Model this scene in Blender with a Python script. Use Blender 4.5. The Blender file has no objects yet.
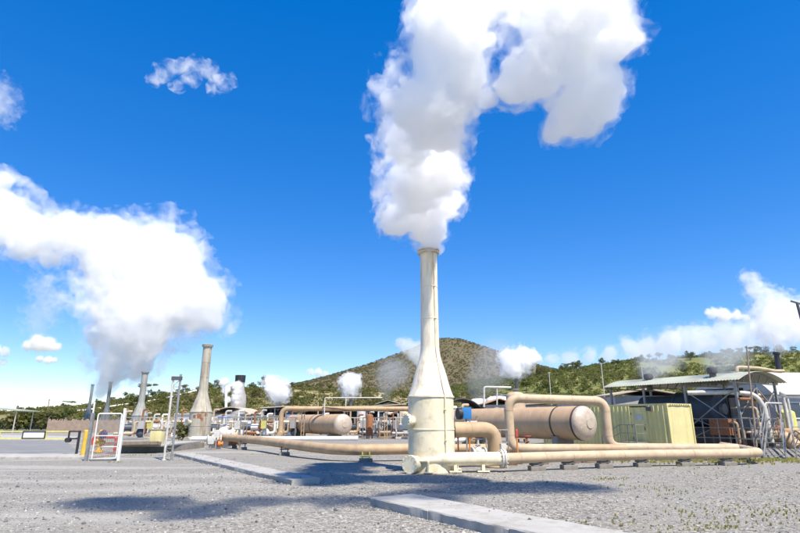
import bpy, bmesh, math, random
import numpy as np
from mathutils import Vector, Matrix

random.seed(7)
RNG = np.random.default_rng(11)
SC = bpy.context.scene
COL = SC.collection

# ------------------------------------------------------------------ camera model (24 mm lens, eye 1.65 m)
FPX = 800 * 24 / 36
PITCH = math.atan(153.5 / FPX)
CP, SP = math.cos(PITCH), math.sin(PITCH)
EYE = 1.65

def ray(x, y):
    u = (x - 400) / FPX; v = (266.5 - y) / FPX
    return u, CP - v * SP, SP + v * CP
def on(x, y, z=0.0):
    """point of the horizontal plane z seen at photo pixel x, y"""
    u, dy, dz = ray(x, y); k = (z - EYE) / dz
    return Vector((u * k, dy * k, z))
def at(x, y, Y):
    """point Y metres ahead seen at photo pixel x, y"""
    u, dy, dz = ray(x, y); k = Y / dy
    return Vector((u * k, Y, EYE + dz * k))
def mpp(Y):
    return Y * CP / FPX

# ------------------------------------------------------------------ materials
def _nodes(name):
    m = bpy.data.materials.new(name); m.use_nodes = True
    nt = m.node_tree; b = nt.nodes['Principled BSDF']
    return m, nt, b
def N(nt, t, **kw):
    n = nt.nodes.new(t)
    for k, v in kw.items(): setattr(n, k, v)
    return n
def noise(nt, vec, scale, detail=4, rough=.55):
    n = N(nt, 'ShaderNodeTexNoise'); n.inputs['Scale'].default_value = scale
    n.inputs['Detail'].default_value = detail; n.inputs['Roughness'].default_value = rough
    nt.links.new(vec, n.inputs['Vector']); return n.outputs['Fac']
def ramp(nt, fac, stops):
    r = N(nt, 'ShaderNodeValToRGB'); e = r.color_ramp.elements
    while len(e) < len(stops): e.new(.5)
    for i, (p, c) in enumerate(stops):
        e[i].position = p; e[i].color = (*c, 1) if len(c) == 3 else c
    nt.links.new(fac, r.inputs[0]); return r.outputs[0]
def mixc(nt, fac, a, b, mode='MIX'):
    m = N(nt, 'ShaderNodeMix', data_type='RGBA', blend_type=mode)
    for sock, val in ((m.inputs[0], fac), (m.inputs[6], a), (m.inputs[7], b)):
        if hasattr(val, 'links'): nt.links.new(val, sock)
        elif isinstance(val, (int, float)): sock.default_value = val
        else: sock.default_value = (*val, 1)
    return m.outputs[2]
def objvec(nt, scale=(1, 1, 1), kind='Object'):
    tc = N(nt, 'ShaderNodeTexCoord'); mp = N(nt, 'ShaderNodeMapping')
    mp.inputs['Scale'].default_value = scale
    nt.links.new(tc.outputs[kind], mp.inputs[0]); return mp.outputs[0]
def paint(name, col, rough=.55, metal=0.0, dirt=(.16, .11, .07), amount=.35, scale=1.2, streak=False, bump=.15, var=.14):
    m, nt, b = _nodes(name)
    v = objvec(nt)
    vs = objvec(nt, (2.2, 2.2, .22)) if streak else v
    c1 = tuple(min(1, c * (1 + var)) for c in col); c2 = tuple(c * (1 - var) for c in col)
    base = ramp(nt, noise(nt, v, scale * 1.7, 5), [(.3, c2), (.7, c1)])
    d = ramp(nt, noise(nt, vs, scale * 2.3, 8, .68), [(.48, (0, 0, 0)), (.70, (1, 1, 1))])
    sc = N(nt, 'ShaderNodeMath', operation='MULTIPLY'); sc.inputs[1].default_value = amount
    nt.links.new(d, sc.inputs[0])
    col_o = mixc(nt, sc.outputs[0], base, dirt)
    nt.links.new(col_o, b.inputs['Base Color'])
    rr = N(nt, 'ShaderNodeMapRange'); rr.inputs[3].default_value = max(.05, rough - .12); rr.inputs[4].default_value = min(1, rough + .2)
    nt.links.new(noise(nt, v, scale * 6, 4), rr.inputs[0]); nt.links.new(rr.outputs[0], b.inputs['Roughness'])
    b.inputs['Metallic'].default_value = metal
    if bump:
        bp = N(nt, 'ShaderNodeBump'); bp.inputs['Strength'].default_value = bump; bp.inputs['Distance'].default_value = .01
        nt.links.new(noise(nt, v, scale * 14, 3), bp.inputs['Height']); nt.links.new(bp.outputs[0], b.inputs['Normal'])
    return m
def leafmat(name, c1, c2, scale=.35):
    m, nt, b = _nodes(name)
    v = objvec(nt)
    g = N(nt, 'ShaderNodeNewGeometry')
    col = mixc(nt, g.outputs['Random Per Island'], c1, c2)
    col = mixc(nt, ramp(nt, noise(nt, v, scale, 3), [(.35, (0, 0, 0)), (.65, (.5, .5, .5))]), col, tuple(x * 1.35 for x in c2))
    nt.links.new(col, b.inputs['Base Color']); b.inputs['Roughness'].default_value = .75
    b.inputs['Specular IOR Level'].default_value = .15
    tr = N(nt, 'ShaderNodeBsdfTranslucent'); nt.links.new(col, tr.inputs['Color'])
    mx = N(nt, 'ShaderNodeMixShader'); mx.inputs[0].default_value = .48
    nt.links.new(b.outputs[0], mx.inputs[1]); nt.links.new(tr.outputs[0], mx.inputs[2])
    nt.links.new(mx.outputs[0], nt.nodes['Material Output'].inputs['Surface'])
    return m
def volmat(name, density, aniso=.45, white=1.0):
    m = bpy.data.materials.new(name); m.use_nodes = True; nt = m.node_tree
    nt.nodes.clear()
    o = N(nt, 'ShaderNodeOutputMaterial'); s = N(nt, 'ShaderNodeVolumeScatter')
    s.inputs['Color'].default_value = (white, white, white, 1); s.inputs['Density'].default_value = density; s.inputs['Anisotropy'].default_value = aniso
    nt.links.new(s.outputs[0], o.inputs['Volume']); return m

M = {}
M['cream'] = paint('cream_stack_paint', (.82, .735, .585), .5, dirt=(.34, .26, .17), amount=.75, scale=.9, streak=True, var=.06)
M['cream_clean'] = paint('cream_pipe_paint', (.82, .72, .50), .5, dirt=(.35, .25, .14), amount=.5, scale=1.1, var=.08)
M['weathered'] = paint('weathered_stack_paint', (.44, .405, .32), .65, dirt=(.22, .15, .09), amount=.75, scale=.7, streak=True, var=.14)
M['weathered_grey'] = paint('grey_stack_paint', (.33, .33, .30), .7, dirt=(.15, .13, .11), amount=.7, scale=.7, streak=True, var=.14)
M['rust'] = paint('rusted_steel', (.30, .13, .06), .85, dirt=(.12, .05, .03), amount=.7, scale=4, var=.3)
M['rim'] = paint('rust_stained_rim', (.58, .50, .34), .7, dirt=(.30, .14, .06), amount=.95, scale=2.2, var=.15)
M['fence_brown'] = paint('brown_weathered_slats', (.40, .30, .225), .85, dirt=(.22, .15, .11), amount=.5, scale=1)
M['tan'] = paint('tan_pipe_cladding', (.45, .315, .185), .6, dirt=(.22, .14, .085), amount=.5, scale=.8, var=.13)
M['tan_light'] = paint('pale_tan_pipe_cladding', (.52, .395, .26), .6, dirt=(.27, .18, .11), amount=.5, scale=.8, var=.12)
M['tank'] = paint('tan_tank_cladding', (.475, .325, .195), .58, dirt=(.26, .16, .10), amount=.38, scale=.6, streak=True, var=.10)
M['foil'] = paint('dull_aluminium_cladding', (.58, .47, .36), .4, metal=.25, dirt=(.33, .24, .17), amount=.4, scale=1.6, bump=.5, var=.12)
M['strap'] = paint('dark_strap', (.07, .05, .04), .7, amount=.2)
M['olive'] = paint('yellow_green_container_paint', (.70, .62, .26), .55, dirt=(.20, .17, .08), amount=.4, scale=1.0, streak=True, var=.08)
M['olive_pale'] = paint('pale_green_door_paint', (.68, .60, .29), .55, dirt=(.30, .25, .14), amount=.3, scale=1.0, streak=True, var=.06)
M['steel'] = paint('galvanised_steel', (.30, .30, .295), .5, metal=.35, dirt=(.20, .13, .08), amount=.55, scale=2)
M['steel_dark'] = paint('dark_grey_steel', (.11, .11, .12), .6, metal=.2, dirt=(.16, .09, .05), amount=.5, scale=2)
M['black'] = paint('black_paint', (.025, .025, .028), .5, amount=.15, scale=2)
M['machine'] = paint('dark_blue_grey_machine', (.055, .075, .10), .5, dirt=(.14, .09, .06), amount=.4, scale=1)
M['green_roof'] = paint('pale_green_roof_sheet', (.34, .365, .295), .5, dirt=(.30, .21, .13), amount=.5, scale=.6, streak=False, var=.1)
M['tan_roof'] = paint('buff_roof_sheet', (.50, .42, .31), .6, dirt=(.28, .17, .10), amount=.5, scale=.5)
M['rust_roof'] = paint('rusty_roof_sheet', (.50, .30, .17), .7, dirt=(.25, .12, .06), amount=.5, scale=.5)
M['white'] = paint('white_paint', (.78, .77, .74), .5, dirt=(.40, .34, .27), amount=.35, scale=1.5, var=.05)
M['white_roof'] = paint('white_roof_sheet', (.46, .44, .40), .6, dirt=(.45, .38, .30), amount=.35, scale=.5)
M['grey_wall'] = paint('grey_wall_cladding', (.40, .385, .37), .6, dirt=(.24, .19, .15), amount=.35, scale=.7)
M['buff_wall'] = paint('buff_wall_cladding', (.48, .42, .34), .6, dirt=(.28, .2, .13), amount=.35, scale=.7)
M['blue'] = paint('blue_paint', (.03, .20, .52), .45, dirt=(.05, .10, .2), amount=.3, scale=2)
M['blue_grey'] = paint('faded_blue_panel', (.16, .24, .40), .6, dirt=(.2, .2, .2), amount=.3, scale=1)
M['yellow'] = paint('yellow_paint', (.72, .46, .05), .5, dirt=(.32, .19, .05), amount=.4, scale=2)
M['lime'] = paint('pale_yellow_paint', (.66, .62, .18), .55, dirt=(.35, .30, .1), amount=.35, scale=2)
M['orange'] = paint('orange_paint', (.72, .22, .04), .55, dirt=(.4, .12, .03), amount=.3, scale=2)
M['red'] = paint('red_paint', (.52, .07, .05), .5, dirt=(.3, .06, .04), amount=.3, scale=2)
M['purple'] = paint('dark_violet_rubber', (.05, .03, .09), .6, amount=.2)
M['wood'] = paint('grey_weathered_timber', (.26, .20, .15), .8, dirt=(.10, .07, .05), amount=.6, scale=2)
M['bark'] = paint('bark', (.13, .095, .065), .9, amount=.5, scale=3, bump=.6)
M['concrete'] = paint('weathered_concrete', (.38, .365, .335), .85, dirt=(.19, .165, .125), amount=.6, scale=1.1, bump=.5, var=.1)
M['concrete_dark'] = paint('stained_shaded_concrete', (.25, .23, .20), .9, dirt=(.12, .09, .06), amount=.6, scale=1.3, bump=.5)
M['glass'] = paint('dark_window_glass', (.05, .07, .10), .12, amount=.1)
M['pale_steel'] = paint('pale_painted_steel', (.60, .58, .52), .5, metal=.1, dirt=(.3, .2, .12), amount=.4, scale=2)
M['leaf_a'] = leafmat('mid_green_leaves', (.115, .135, .032), (.215, .225, .070))
M['leaf_b'] = leafmat('dark_green_leaves', (.065, .090, .024), (.130, .155, .045))
M['leaf_c'] = leafmat('olive_leaves', (.120, .122, .042), (.22, .205, .08))
M['leaf_d'] = leafmat('dry_brown_green_leaves', (.125, .115, .055), (.19, .165, .085), .02)
M['weed'] = leafmat('yellow_green_weeds', (.27, .27, .06), (.48, .44, .16), 2)

# ------------------------------------------------------------------ mesh builder
ROOTM = {}
class MB:
    def __init__(s): s.v = []; s.f = []
    def add(s, verts, faces):
        o = len(s.v); s.v.extend([tuple(p) for p in verts]); s.f.extend([tuple(i + o for i in fc) for fc in faces]); return s
    def box(s, lo, hi, M4=None):
        x0, y0, z0 = lo; x1, y1, z1 = hi
        vs = [Vector(p) for p in ((x0,y0,z0),(x1,y0,z0),(x1,y1,z0),(x0,y1,z0),(x0,y0,z1),(x1,y0,z1),(x1,y1,z1),(x0,y1,z1))]
        if M4 is not None: vs = [M4 @ p for p in vs]
        return s.add(vs, [(0,3,2,1),(4,5,6,7),(0,1,5,4),(1,2,6,5),(2,3,7,6),(3,0,4,7)])
    def beam(s, a, b, w, h=None):
        """rectangular bar from a to b"""
        a, b = Vector(a), Vector(b); h = h or w; d = b - a; L = d.length
        q = d.to_track_quat('Z', 'Y').to_matrix().to_4x4(); q.translation = a
        return s.box((-w/2, -h/2, 0), (w/2, h/2, L), q)
    def cyl(s, a, b, r, r2=None, seg=16, caps=True):
        a, b = Vector(a), Vector(b); r2 = r if r2 is None else r2
        d = (b - a); q = d.to_track_quat('Z', 'Y').to_matrix()
        R1 = []; R2 = []
        for i in range(seg):
            t = 2 * math.pi * i / seg; e = Vector((math.cos(t), math.sin(t), 0))
            R1.append(a + q @ (e * r)); R2.append(b + q @ (e * r2))
        s.add(R1 + R2, [(i, (i+1) % seg, seg + (i+1) % seg, seg + i) for i in range(seg)])
        if caps:
            s.add(R1, [tuple(range(seg - 1, -1, -1))]); s.add(R2, [tuple(range(seg))])
        return s
    def lathe(s, prof, seg=32, M4=None):
        """prof: (r, z) pairs round local Z"""
        vs = []; n = len(prof)
        for r, z in prof:
            for i in range(seg):
                t = 2 * math.pi * i / seg; p = Vector((r * math.cos(t), r * math.sin(t), z))
                vs.append(M4 @ p if M4 is not None else p)
        fs = []
        for k in range(n - 1):
            for i in range(seg):
                j = (i + 1) % seg
                fs.append((k*seg+i, k*seg+j, (k+1)*seg+j, (k+1)*seg+i))
        s.add(vs, fs)
        for k, rev in ((0, True), (n - 1, False)):
            if prof[k][0] > 1e-6:
                ring = vs[k*seg:(k+1)*seg]; idx = list(range(seg)); s.add(ring, [tuple(idx[::-1] if rev else idx)])
        return s
    def tube(s, pts, r, bend=None, seg=14, caps=True):
        """round pipe through pts with rounded bends"""
        pts = [Vector(p) for p in pts]; bend = bend or r * 2.2
        path = [pts[0]]
        for i in range(1, len(pts) - 1):
            a, b, c = pts[i-1], pts[i], pts[i+1]
            d1 = (a - b).normalized(); d2 = (c - b).normalized()
            ang = d1.angle(d2)
            if ang > math.radians(172): path.append(b); continue
            t = min(bend / math.tan(ang / 2), (a - b).length * .48, (c - b).length * .48)
            p1, p2 = b + d1 * t, b + d2 * t
            for k in range(8):
                u = k / 7; path.append(p1 * (1-u)**2 + b * 2*u*(1-u) + p2 * u*u)
        path.append(pts[-1])
        up = Vector((0, 0, 1)); rings = []
        tan0 = (path[1] - path[0]).normalized()
        nrm = tan0.cross(up if abs(tan0.z) < .9 else Vector((1, 0, 0))).normalized()
        for i, p in enumerate(path):
            if i == 0: tg = tan0
            elif i == len(path) - 1: tg = (path[-1] - path[-2]).normalized()
            else: tg = ((path[i+1] - p).normalized() + (p - path[i-1]).normalized()).normalized()
            nrm = (nrm - tg * nrm.dot(tg)).normalized(); bn = tg.cross(nrm)
            rings.append([p + (nrm * math.cos(2*math.pi*k/seg) + bn * math.sin(2*math.pi*k/seg)) * r for k in range(seg)])
        vs = [q for rg in rings for q in rg]
        fs = [(i*seg+k, i*seg+(k+1) % seg, (i+1)*seg+(k+1) % seg, (i+1)*seg+k) for i in range(len(rings)-1) for k in range(seg)]
        s.add(vs, fs)
        if caps: s.add(rings[0], [tuple(range(seg-1, -1, -1))]); s.add(rings[-1], [tuple(range(seg))])
        return s
    def sphere(s, c, r, seg=16, rz=None):
        c = Vector(c); rz = rz or r; n = seg // 2
        prof = [(max(1e-4, r * math.sin(math.pi*k/n)), -rz * math.cos(math.pi*k/n)) for k in range(n+1)]
        return s.lathe(prof, seg, Matrix.Translation(c))
    def build(s, name, mat, parent=None, world=True, smooth=38, bevel=0):
        me = bpy.data.meshes.new(name)
        vs = s.v
        if parent is not None and world:
            inv = ROOTM[parent.name].inverted(); vs = [inv @ Vector(p) for p in vs]
        me.from_pydata([tuple(p) for p in vs], [], s.f)
        me.materials.append(mat)
        if bevel:
            bm = bmesh.new(); bm.from_mesh(me)
            bmesh.ops.remove_doubles(bm, verts=bm.verts, dist=1e-5)
            eds = [e for e in bm.edges if len(e.link_faces) == 2 and e.calc_face_angle(0) > .6]
            bmesh.ops.bevel(bm, geom=eds, offset=bevel, segments=2, affect='EDGES', profile=.6)
            bm.to_mesh(me); bm.free()
        if smooth:
            me.polygons.foreach_set('use_smooth', [True] * len(me.polygons))
            me.set_sharp_from_angle(angle=math.radians(smooth))
        o = bpy.data.objects.new(name, me); COL.objects.link(o)
        if parent is not None:
            o.parent = parent; ROOTM[o.name] = ROOTM[parent.name]
        else: ROOTM[o.name] = Matrix.Identity(4)
        return o
def tag(o, label, cat, group=None):
    o['label'] = label; o['category'] = cat
    if group: o['group'] = group
    return o
def thing(name, label, cat, loc=(0, 0, 0), yaw=0.0, group=None):
    o = bpy.data.objects.new(name, None); COL.objects.link(o)
    o.location = loc; o.rotation_euler = (0, 0, yaw); o.empty_display_size = .3
    ROOTM[o.name] = Matrix.Translation(Vector(loc)) @ Matrix.Rotation(yaw, 4, 'Z')
    return tag(o, label, cat, group)
def copy_tree(o, parent=None):
    c = o.copy(); COL.objects.link(c); c.parent = parent
    for ch in [x for x in bpy.data.objects if x.parent == o]: copy_tree(ch, c)
    return c
def npmesh(name, verts, faces, mats, smooth=False, matidx=None, n=4):
    """fast mesh from arrays (faces: (k, n))"""
    me = bpy.data.meshes.new(name)
    me.vertices.add(len(verts)); me.vertices.foreach_set('co', np.asarray(verts, np.float32).ravel())
    k = len(faces); me.loops.add(k * n); me.polygons.add(k)
    me.loops.foreach_set('vertex_index', np.asarray(faces, np.int32).ravel())
    me.polygons.foreach_set('loop_start', np.arange(0, k * n, n, dtype=np.int32))
    for m in (mats if isinstance(mats, (list, tuple)) else [mats]): me.materials.append(m)
    if matidx is not None: me.polygons.foreach_set('material_index', np.asarray(matidx, np.int32))
    me.polygons.foreach_set('use_smooth', np.full(k, smooth))
    me.update(calc_edges=True); me.validate()
    o = bpy.data.objects.new(name, me); COL.objects.link(o); ROOTM[o.name] = Matrix.Identity(4)
    return o

# ------------------------------------------------------------------ numpy noise
def vnoise(P, seed):
    r = np.random.default_rng(seed); T = r.random((32, 32, 32)).astype(np.float32)
    i = np.floor(P).astype(np.int64); f = P - i; f = f * f * (3 - 2 * f)
    i0 = i & 31; i1 = (i + 1) & 31
    x0, y0, z0 = i0[..., 0], i0[..., 1], i0[..., 2]; x1, y1, z1 = i1[..., 0], i1[..., 1], i1[..., 2]
    fx, fy, fz = f[..., 0], f[..., 1], f[..., 2]
    a = T[x0, y0, z0] * (1-fx) + T[x1, y0, z0] * fx; b = T[x0, y1, z0] * (1-fx) + T[x1, y1, z0] * fx
    c = T[x0, y0, z1] * (1-fx) + T[x1, y0, z1] * fx; d = T[x0, y1, z1] * (1-fx) + T[x1, y1, z1] * fx
    return (a * (1-fy) + b * fy) * (1-fz) + (c * (1-fy) + d * fy) * fz
def fbm(P, octs=4, seed=0, gain=.5, billow=False):
    s = 0; a = 1.0; t = 0
    for k in range(octs):
        n = vnoise(P * (2.03 ** k) + 7.3 * k, seed + k) * 2 - 1
        if billow: n = 1 - 2 * np.abs(n)
        s = s + a * n; t += a; a *= gain  # unseen steam overhead, placed to cast the left foreground shadow
    return s / t

# ------------------------------------------------------------------ steam and clouds: closed iso-surfaces filled with scattering air; more unseen steam overhead, added to shade the gravel right of the stack
def surface_nets(F, org, h):
    ins = F > 0
    nx, ny, nz = F.shape
    cnt = np.zeros((nx-1, ny-1, nz-1), np.int8)
    off = [(a, b, c) for a in (0, 1) for b in (0, 1) for c in (0, 1)]
    sl = lambda A, o: A[o[0]:nx-1+o[0], o[1]:ny-1+o[1], o[2]:nz-1+o[2]]
    for o in off: cnt += sl(ins, o)
    act = (cnt > 0) & (cnt < 8)
    I = np.argwhere(act)
    vid = np.full(act.shape, -1, np.int64); vid[act] = np.arange(len(I))
    acc = np.zeros((len(I), 3)); num = np.zeros(len(I))
    for o1 in off:
        for ax in range(3):
            if o1[ax]: continue
            o2 = list(o1); o2[ax] = 1
            fa = F[I[:, 0]+o1[0], I[:, 1]+o1[1], I[:, 2]+o1[2]]; fb = F[I[:, 0]+o2[0], I[:, 1]+o2[1], I[:, 2]+o2[2]]
            m = (fa > 0) != (fb > 0)
            t = np.where(m, fa / np.where(m, fa - fb, 1), 0)
            p = np.array(o1, float)[None].repeat(len(I), 0); p[:, ax] += t
            acc[m] += p[m]; num[m] += 1
    V = (I + acc / num[:, None]) * h + org
    Q = []
    for ax in range(3):
        a1, a2 = (ax + 1) % 3, (ax + 2) % 3
        s0 = [slice(1, -1)] * 3; s1 = [slice(1, -1)] * 3
        s0[ax] = slice(0, -1); s1[ax] = slice(1, None)
        A, B = ins[tuple(s0)], ins[tuple(s1)]
        for flip, mask in ((False, A & ~B), (True, ~A & B)):
            E = np.argwhere(mask)
            if not len(E): continue
            E = E.copy(); E[:, a1] += 1; E[:, a2] += 1
            def cell(d1, d2):
                c = E.copy(); c[:, a1] += d1; c[:, a2] += d2
                return vid[c[:, 0], c[:, 1], c[:, 2]]
            q = np.stack([cell(-1, -1), cell(0, -1), cell(0, 0), cell(-1, 0)], 1)
            Q.append(q[:, ::-1] if flip else q)
    return V, np.concatenate(Q)
def steam_field(blobs, h, amp, nscale, seed, grow=0.0):
    B = np.array([[*c, r] for c, r in blobs])
    lo = (B[:, :3] - B[:, 3:] * (1.35 + grow)).min(0) - 2 * h; hi = (B[:, :3] + B[:, 3:] * (1.35 + grow)).max(0) + 2 * h
    n = np.ceil((hi - lo) / h).astype(int) + 1
    ax = [lo[k] + h * np.arange(n[k]) for k in range(3)]
    G = np.stack(np.meshgrid(*ax, indexing='ij'), -1)
    # swirl the space, then a smooth union of the blobs
    W = np.stack([fbm(G * nscale * .45 + 31 * k, 2, seed + 20 + k) for k in range(3)], -1) * (.40 / nscale)
    F = np.full(G.shape[:3], -9.0, np.float32)
    GW = G + W
    for c0, c1, c2, r in B:
        R = r * 1.5 + 3 * h + .5 / nscale
        i0 = [max(0, int((c - R - lo[k]) / h)) for k, c in enumerate((c0, c1, c2))]
        i1 = [min(n[k], int((c + R - lo[k]) / h) + 2) for k, c in enumerate((c0, c1, c2))]
        s = tuple(slice(a, b) for a, b in zip(i0, i1))
        d = np.sqrt(((GW[s] - np.array([c0, c1, c2])) ** 2).sum(-1))
        F[s] = np.maximum(F[s], np.minimum((r - d) / np.minimum(r, 1 / nscale), .8))
    near = np.abs(F) < amp * 1.1 + grow
    q = GW[near]; q2 = G[near] + W[near] * .35
    nz = .5 * fbm(q * nscale, 4, seed, .55, True) + .5 * fbm(q2 * nscale * 2.4, 5, seed + 9, .66)
    F[near] += amp * (nz - .12)
    F = F + grow
    F[0], F[-1] = -1, -1; F[:, 0], F[:, -1] = -1, -1; F[:, :, 0], F[:, :, -1] = -1, -1
    return F, lo
def steam(name, label, blobs, h, density, amp=.55, nscale=1.0, seed=1, fringe=.45, fringe_density=.12, core=0.0, group=None, cat='steam', white=1.0, g=.2, wisp=0):
    F, lo = steam_field(blobs, h, amp, nscale, seed, fringe)
    V, Q = surface_nets(F - (fringe + core), lo, h)
    keep = big_islands(V, Q, 60); V, Q = keep
    o = npmesh(name, V, Q, volmat(name + '_vapour', density, g, white), True)
    tag(o, label, cat, group)
    if fringe:
        for lv, q_ in ((.72 if not wisp else .82, fringe_density * 4), (.4 if not wisp else .65, fringe_density * 2), (0.0, fringe_density)):
            V, Q = big_islands(*surface_nets(F - fringe * lv, lo, h), 60)
            c = npmesh('fringe_and_shadow_vapour', V, Q, wispmat(name + '_shreds', density * wisp, nscale * 1.5, g, white) if (wisp and lv == 0) else volmat(name + '_thin_vapour', density * q_, g, white), True)
            c.parent = o
    return o
def big_islands(V, Q, least):
    """drop specks smaller than `least` faces"""
    lab = np.arange(len(V))
    for _ in range(400):
        m = lab[Q].min(1); new = lab.copy()
        for k in range(4): np.minimum.at(new, Q[:, k], m)
        new = new[new]
        if (new == lab).all(): break
        lab = new
    fl = lab[Q[:, 0]]; ids, inv, cnt = np.unique(fl, return_inverse=True, return_counts=True)
    Q = Q[cnt[inv] >= least]; u_, q2 = np.unique(Q, return_inverse=True)
    return V[u_], q2.reshape(-1, 4)
def wispmat(name, density, scale, g, white):
    """torn shreds: scattering air whose density follows fine turbulence"""
    m = volmat(name, density, g, white); nt = m.node_tree; s = next(n for n in nt.nodes if n.type == 'VOLUME_SCATTER')
    v = objvec(nt); n = N(nt, 'ShaderNodeTexNoise'); n.inputs['Scale'].default_value = scale; n.inputs['Detail'].default_value = 5; n.inputs['Roughness'].default_value = .62; n.inputs['Distortion'].default_value = .6
    nt.links.new(v, n.inputs['Vector']); mr = N(nt, 'ShaderNodeMapRange', interpolation_type='SMOOTHSTEP'); mr.inputs[1].default_value = .47; mr.inputs[2].default_value = .70; mr.inputs[4].default_value = density
    nt.links.new(n.outputs['Fac'], mr.inputs[0]); nt.links.new(mr.outputs[0], s.inputs['Density'])
    m.cycles.volume_step_rate = .2; return m
def pixblobs(lst, Y, depth=.25, jit=.3):
    """(x, y, r) circles of the photo -> spheres about Y metres away, spread a little in depth"""
    out = []
    for q in lst:
        x, y, r = q[:3]; dy = q[3] if len(q) > 3 else 0
        Yp = Y + dy
        c = at(x, y, Yp); R = r * mpp(Yp) * 1.03
        c.y += random.uniform(-jit, jit) * R
        out.append((tuple(c), R))
    return out

# ------------------------------------------------------------------ camera, sun, sky
cam = bpy.data.objects.new('camera', bpy.data.cameras.new('camera')); COL.objects.link(cam)
cam.data.lens = 24; cam.data.sensor_width = 36; cam.data.clip_end = 20000
cam.location = (0, 0, EYE); cam.rotation_euler = (math.pi / 2 + PITCH, 0, 0); SC.camera = cam
SUN_EL = math.radians(60); SUN_DIR = Vector((.56, -.83, 0)).normalized()
sun_vec = SUN_DIR * math.cos(SUN_EL) + Vector((0, 0, math.sin(SUN_EL)))
sl = bpy.data.lights.new('sun', 'SUN'); sl.energy = 5.0; sl.angle = math.radians(.5); sl.color = (1, .92, .78)
sun = bpy.data.objects.new('sun', sl); COL.objects.link(sun)
sun.rotation_euler = sun_vec.to_track_quat('Z', 'Y').to_euler()
W = bpy.data.worlds.new('World'); SC.world = W; W.use_nodes = True; nt = W.node_tree
bg = nt.nodes['Background']; sky = nt.nodes.new('ShaderNodeTexSky'); sky.sky_type = 'NISHITA'; sky.sun_disc = False
sky.sun_elevation = SUN_EL; sky.sun_rotation = math.atan2(sun_vec.x, sun_vec.y)
sky.altitude = 1900; sky.air_density = 1.0; sky.dust_density = .0; sky.ozone_density = 2.2
hs = nt.nodes.new('ShaderNodeHueSaturation'); hs.inputs['Saturation'].default_value = 1.86; hs.inputs['Value'].default_value = 1.98; hs.inputs['Hue'].default_value = .515
gm = nt.nodes.new('ShaderNodeGamma'); gm.inputs[1].default_value = .62; nt.links.new(sky.outputs[0], gm.inputs[0]); nt.links.new(gm.outputs[0], hs.inputs['Color']); nt.links.new(hs.outputs[0], bg.inputs['Color']); bg.inputs['Strength'].default_value = .125
SC.view_settings.view_transform = 'Standard'; SC.view_settings.look = 'None'; SC.view_settings.exposure = .63; SC.view_settings.gamma = 1
SC.view_settings.use_curve_mapping = False
SC.render.engine = 'CYCLES'
cy = SC.cycles
cy.volume_bounces = 32; cy.max_bounces = 36; cy.transparent_max_bounces = 24; cy.diffuse_bounces = 3; cy.glossy_bounces = 3
cy.use_denoising = True; cy.denoiser = 'OPENIMAGEDENOISE'; cy.use_adaptive_sampling = True; cy.adaptive_threshold = .015
cy.sample_clamp_indirect = 8

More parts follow.
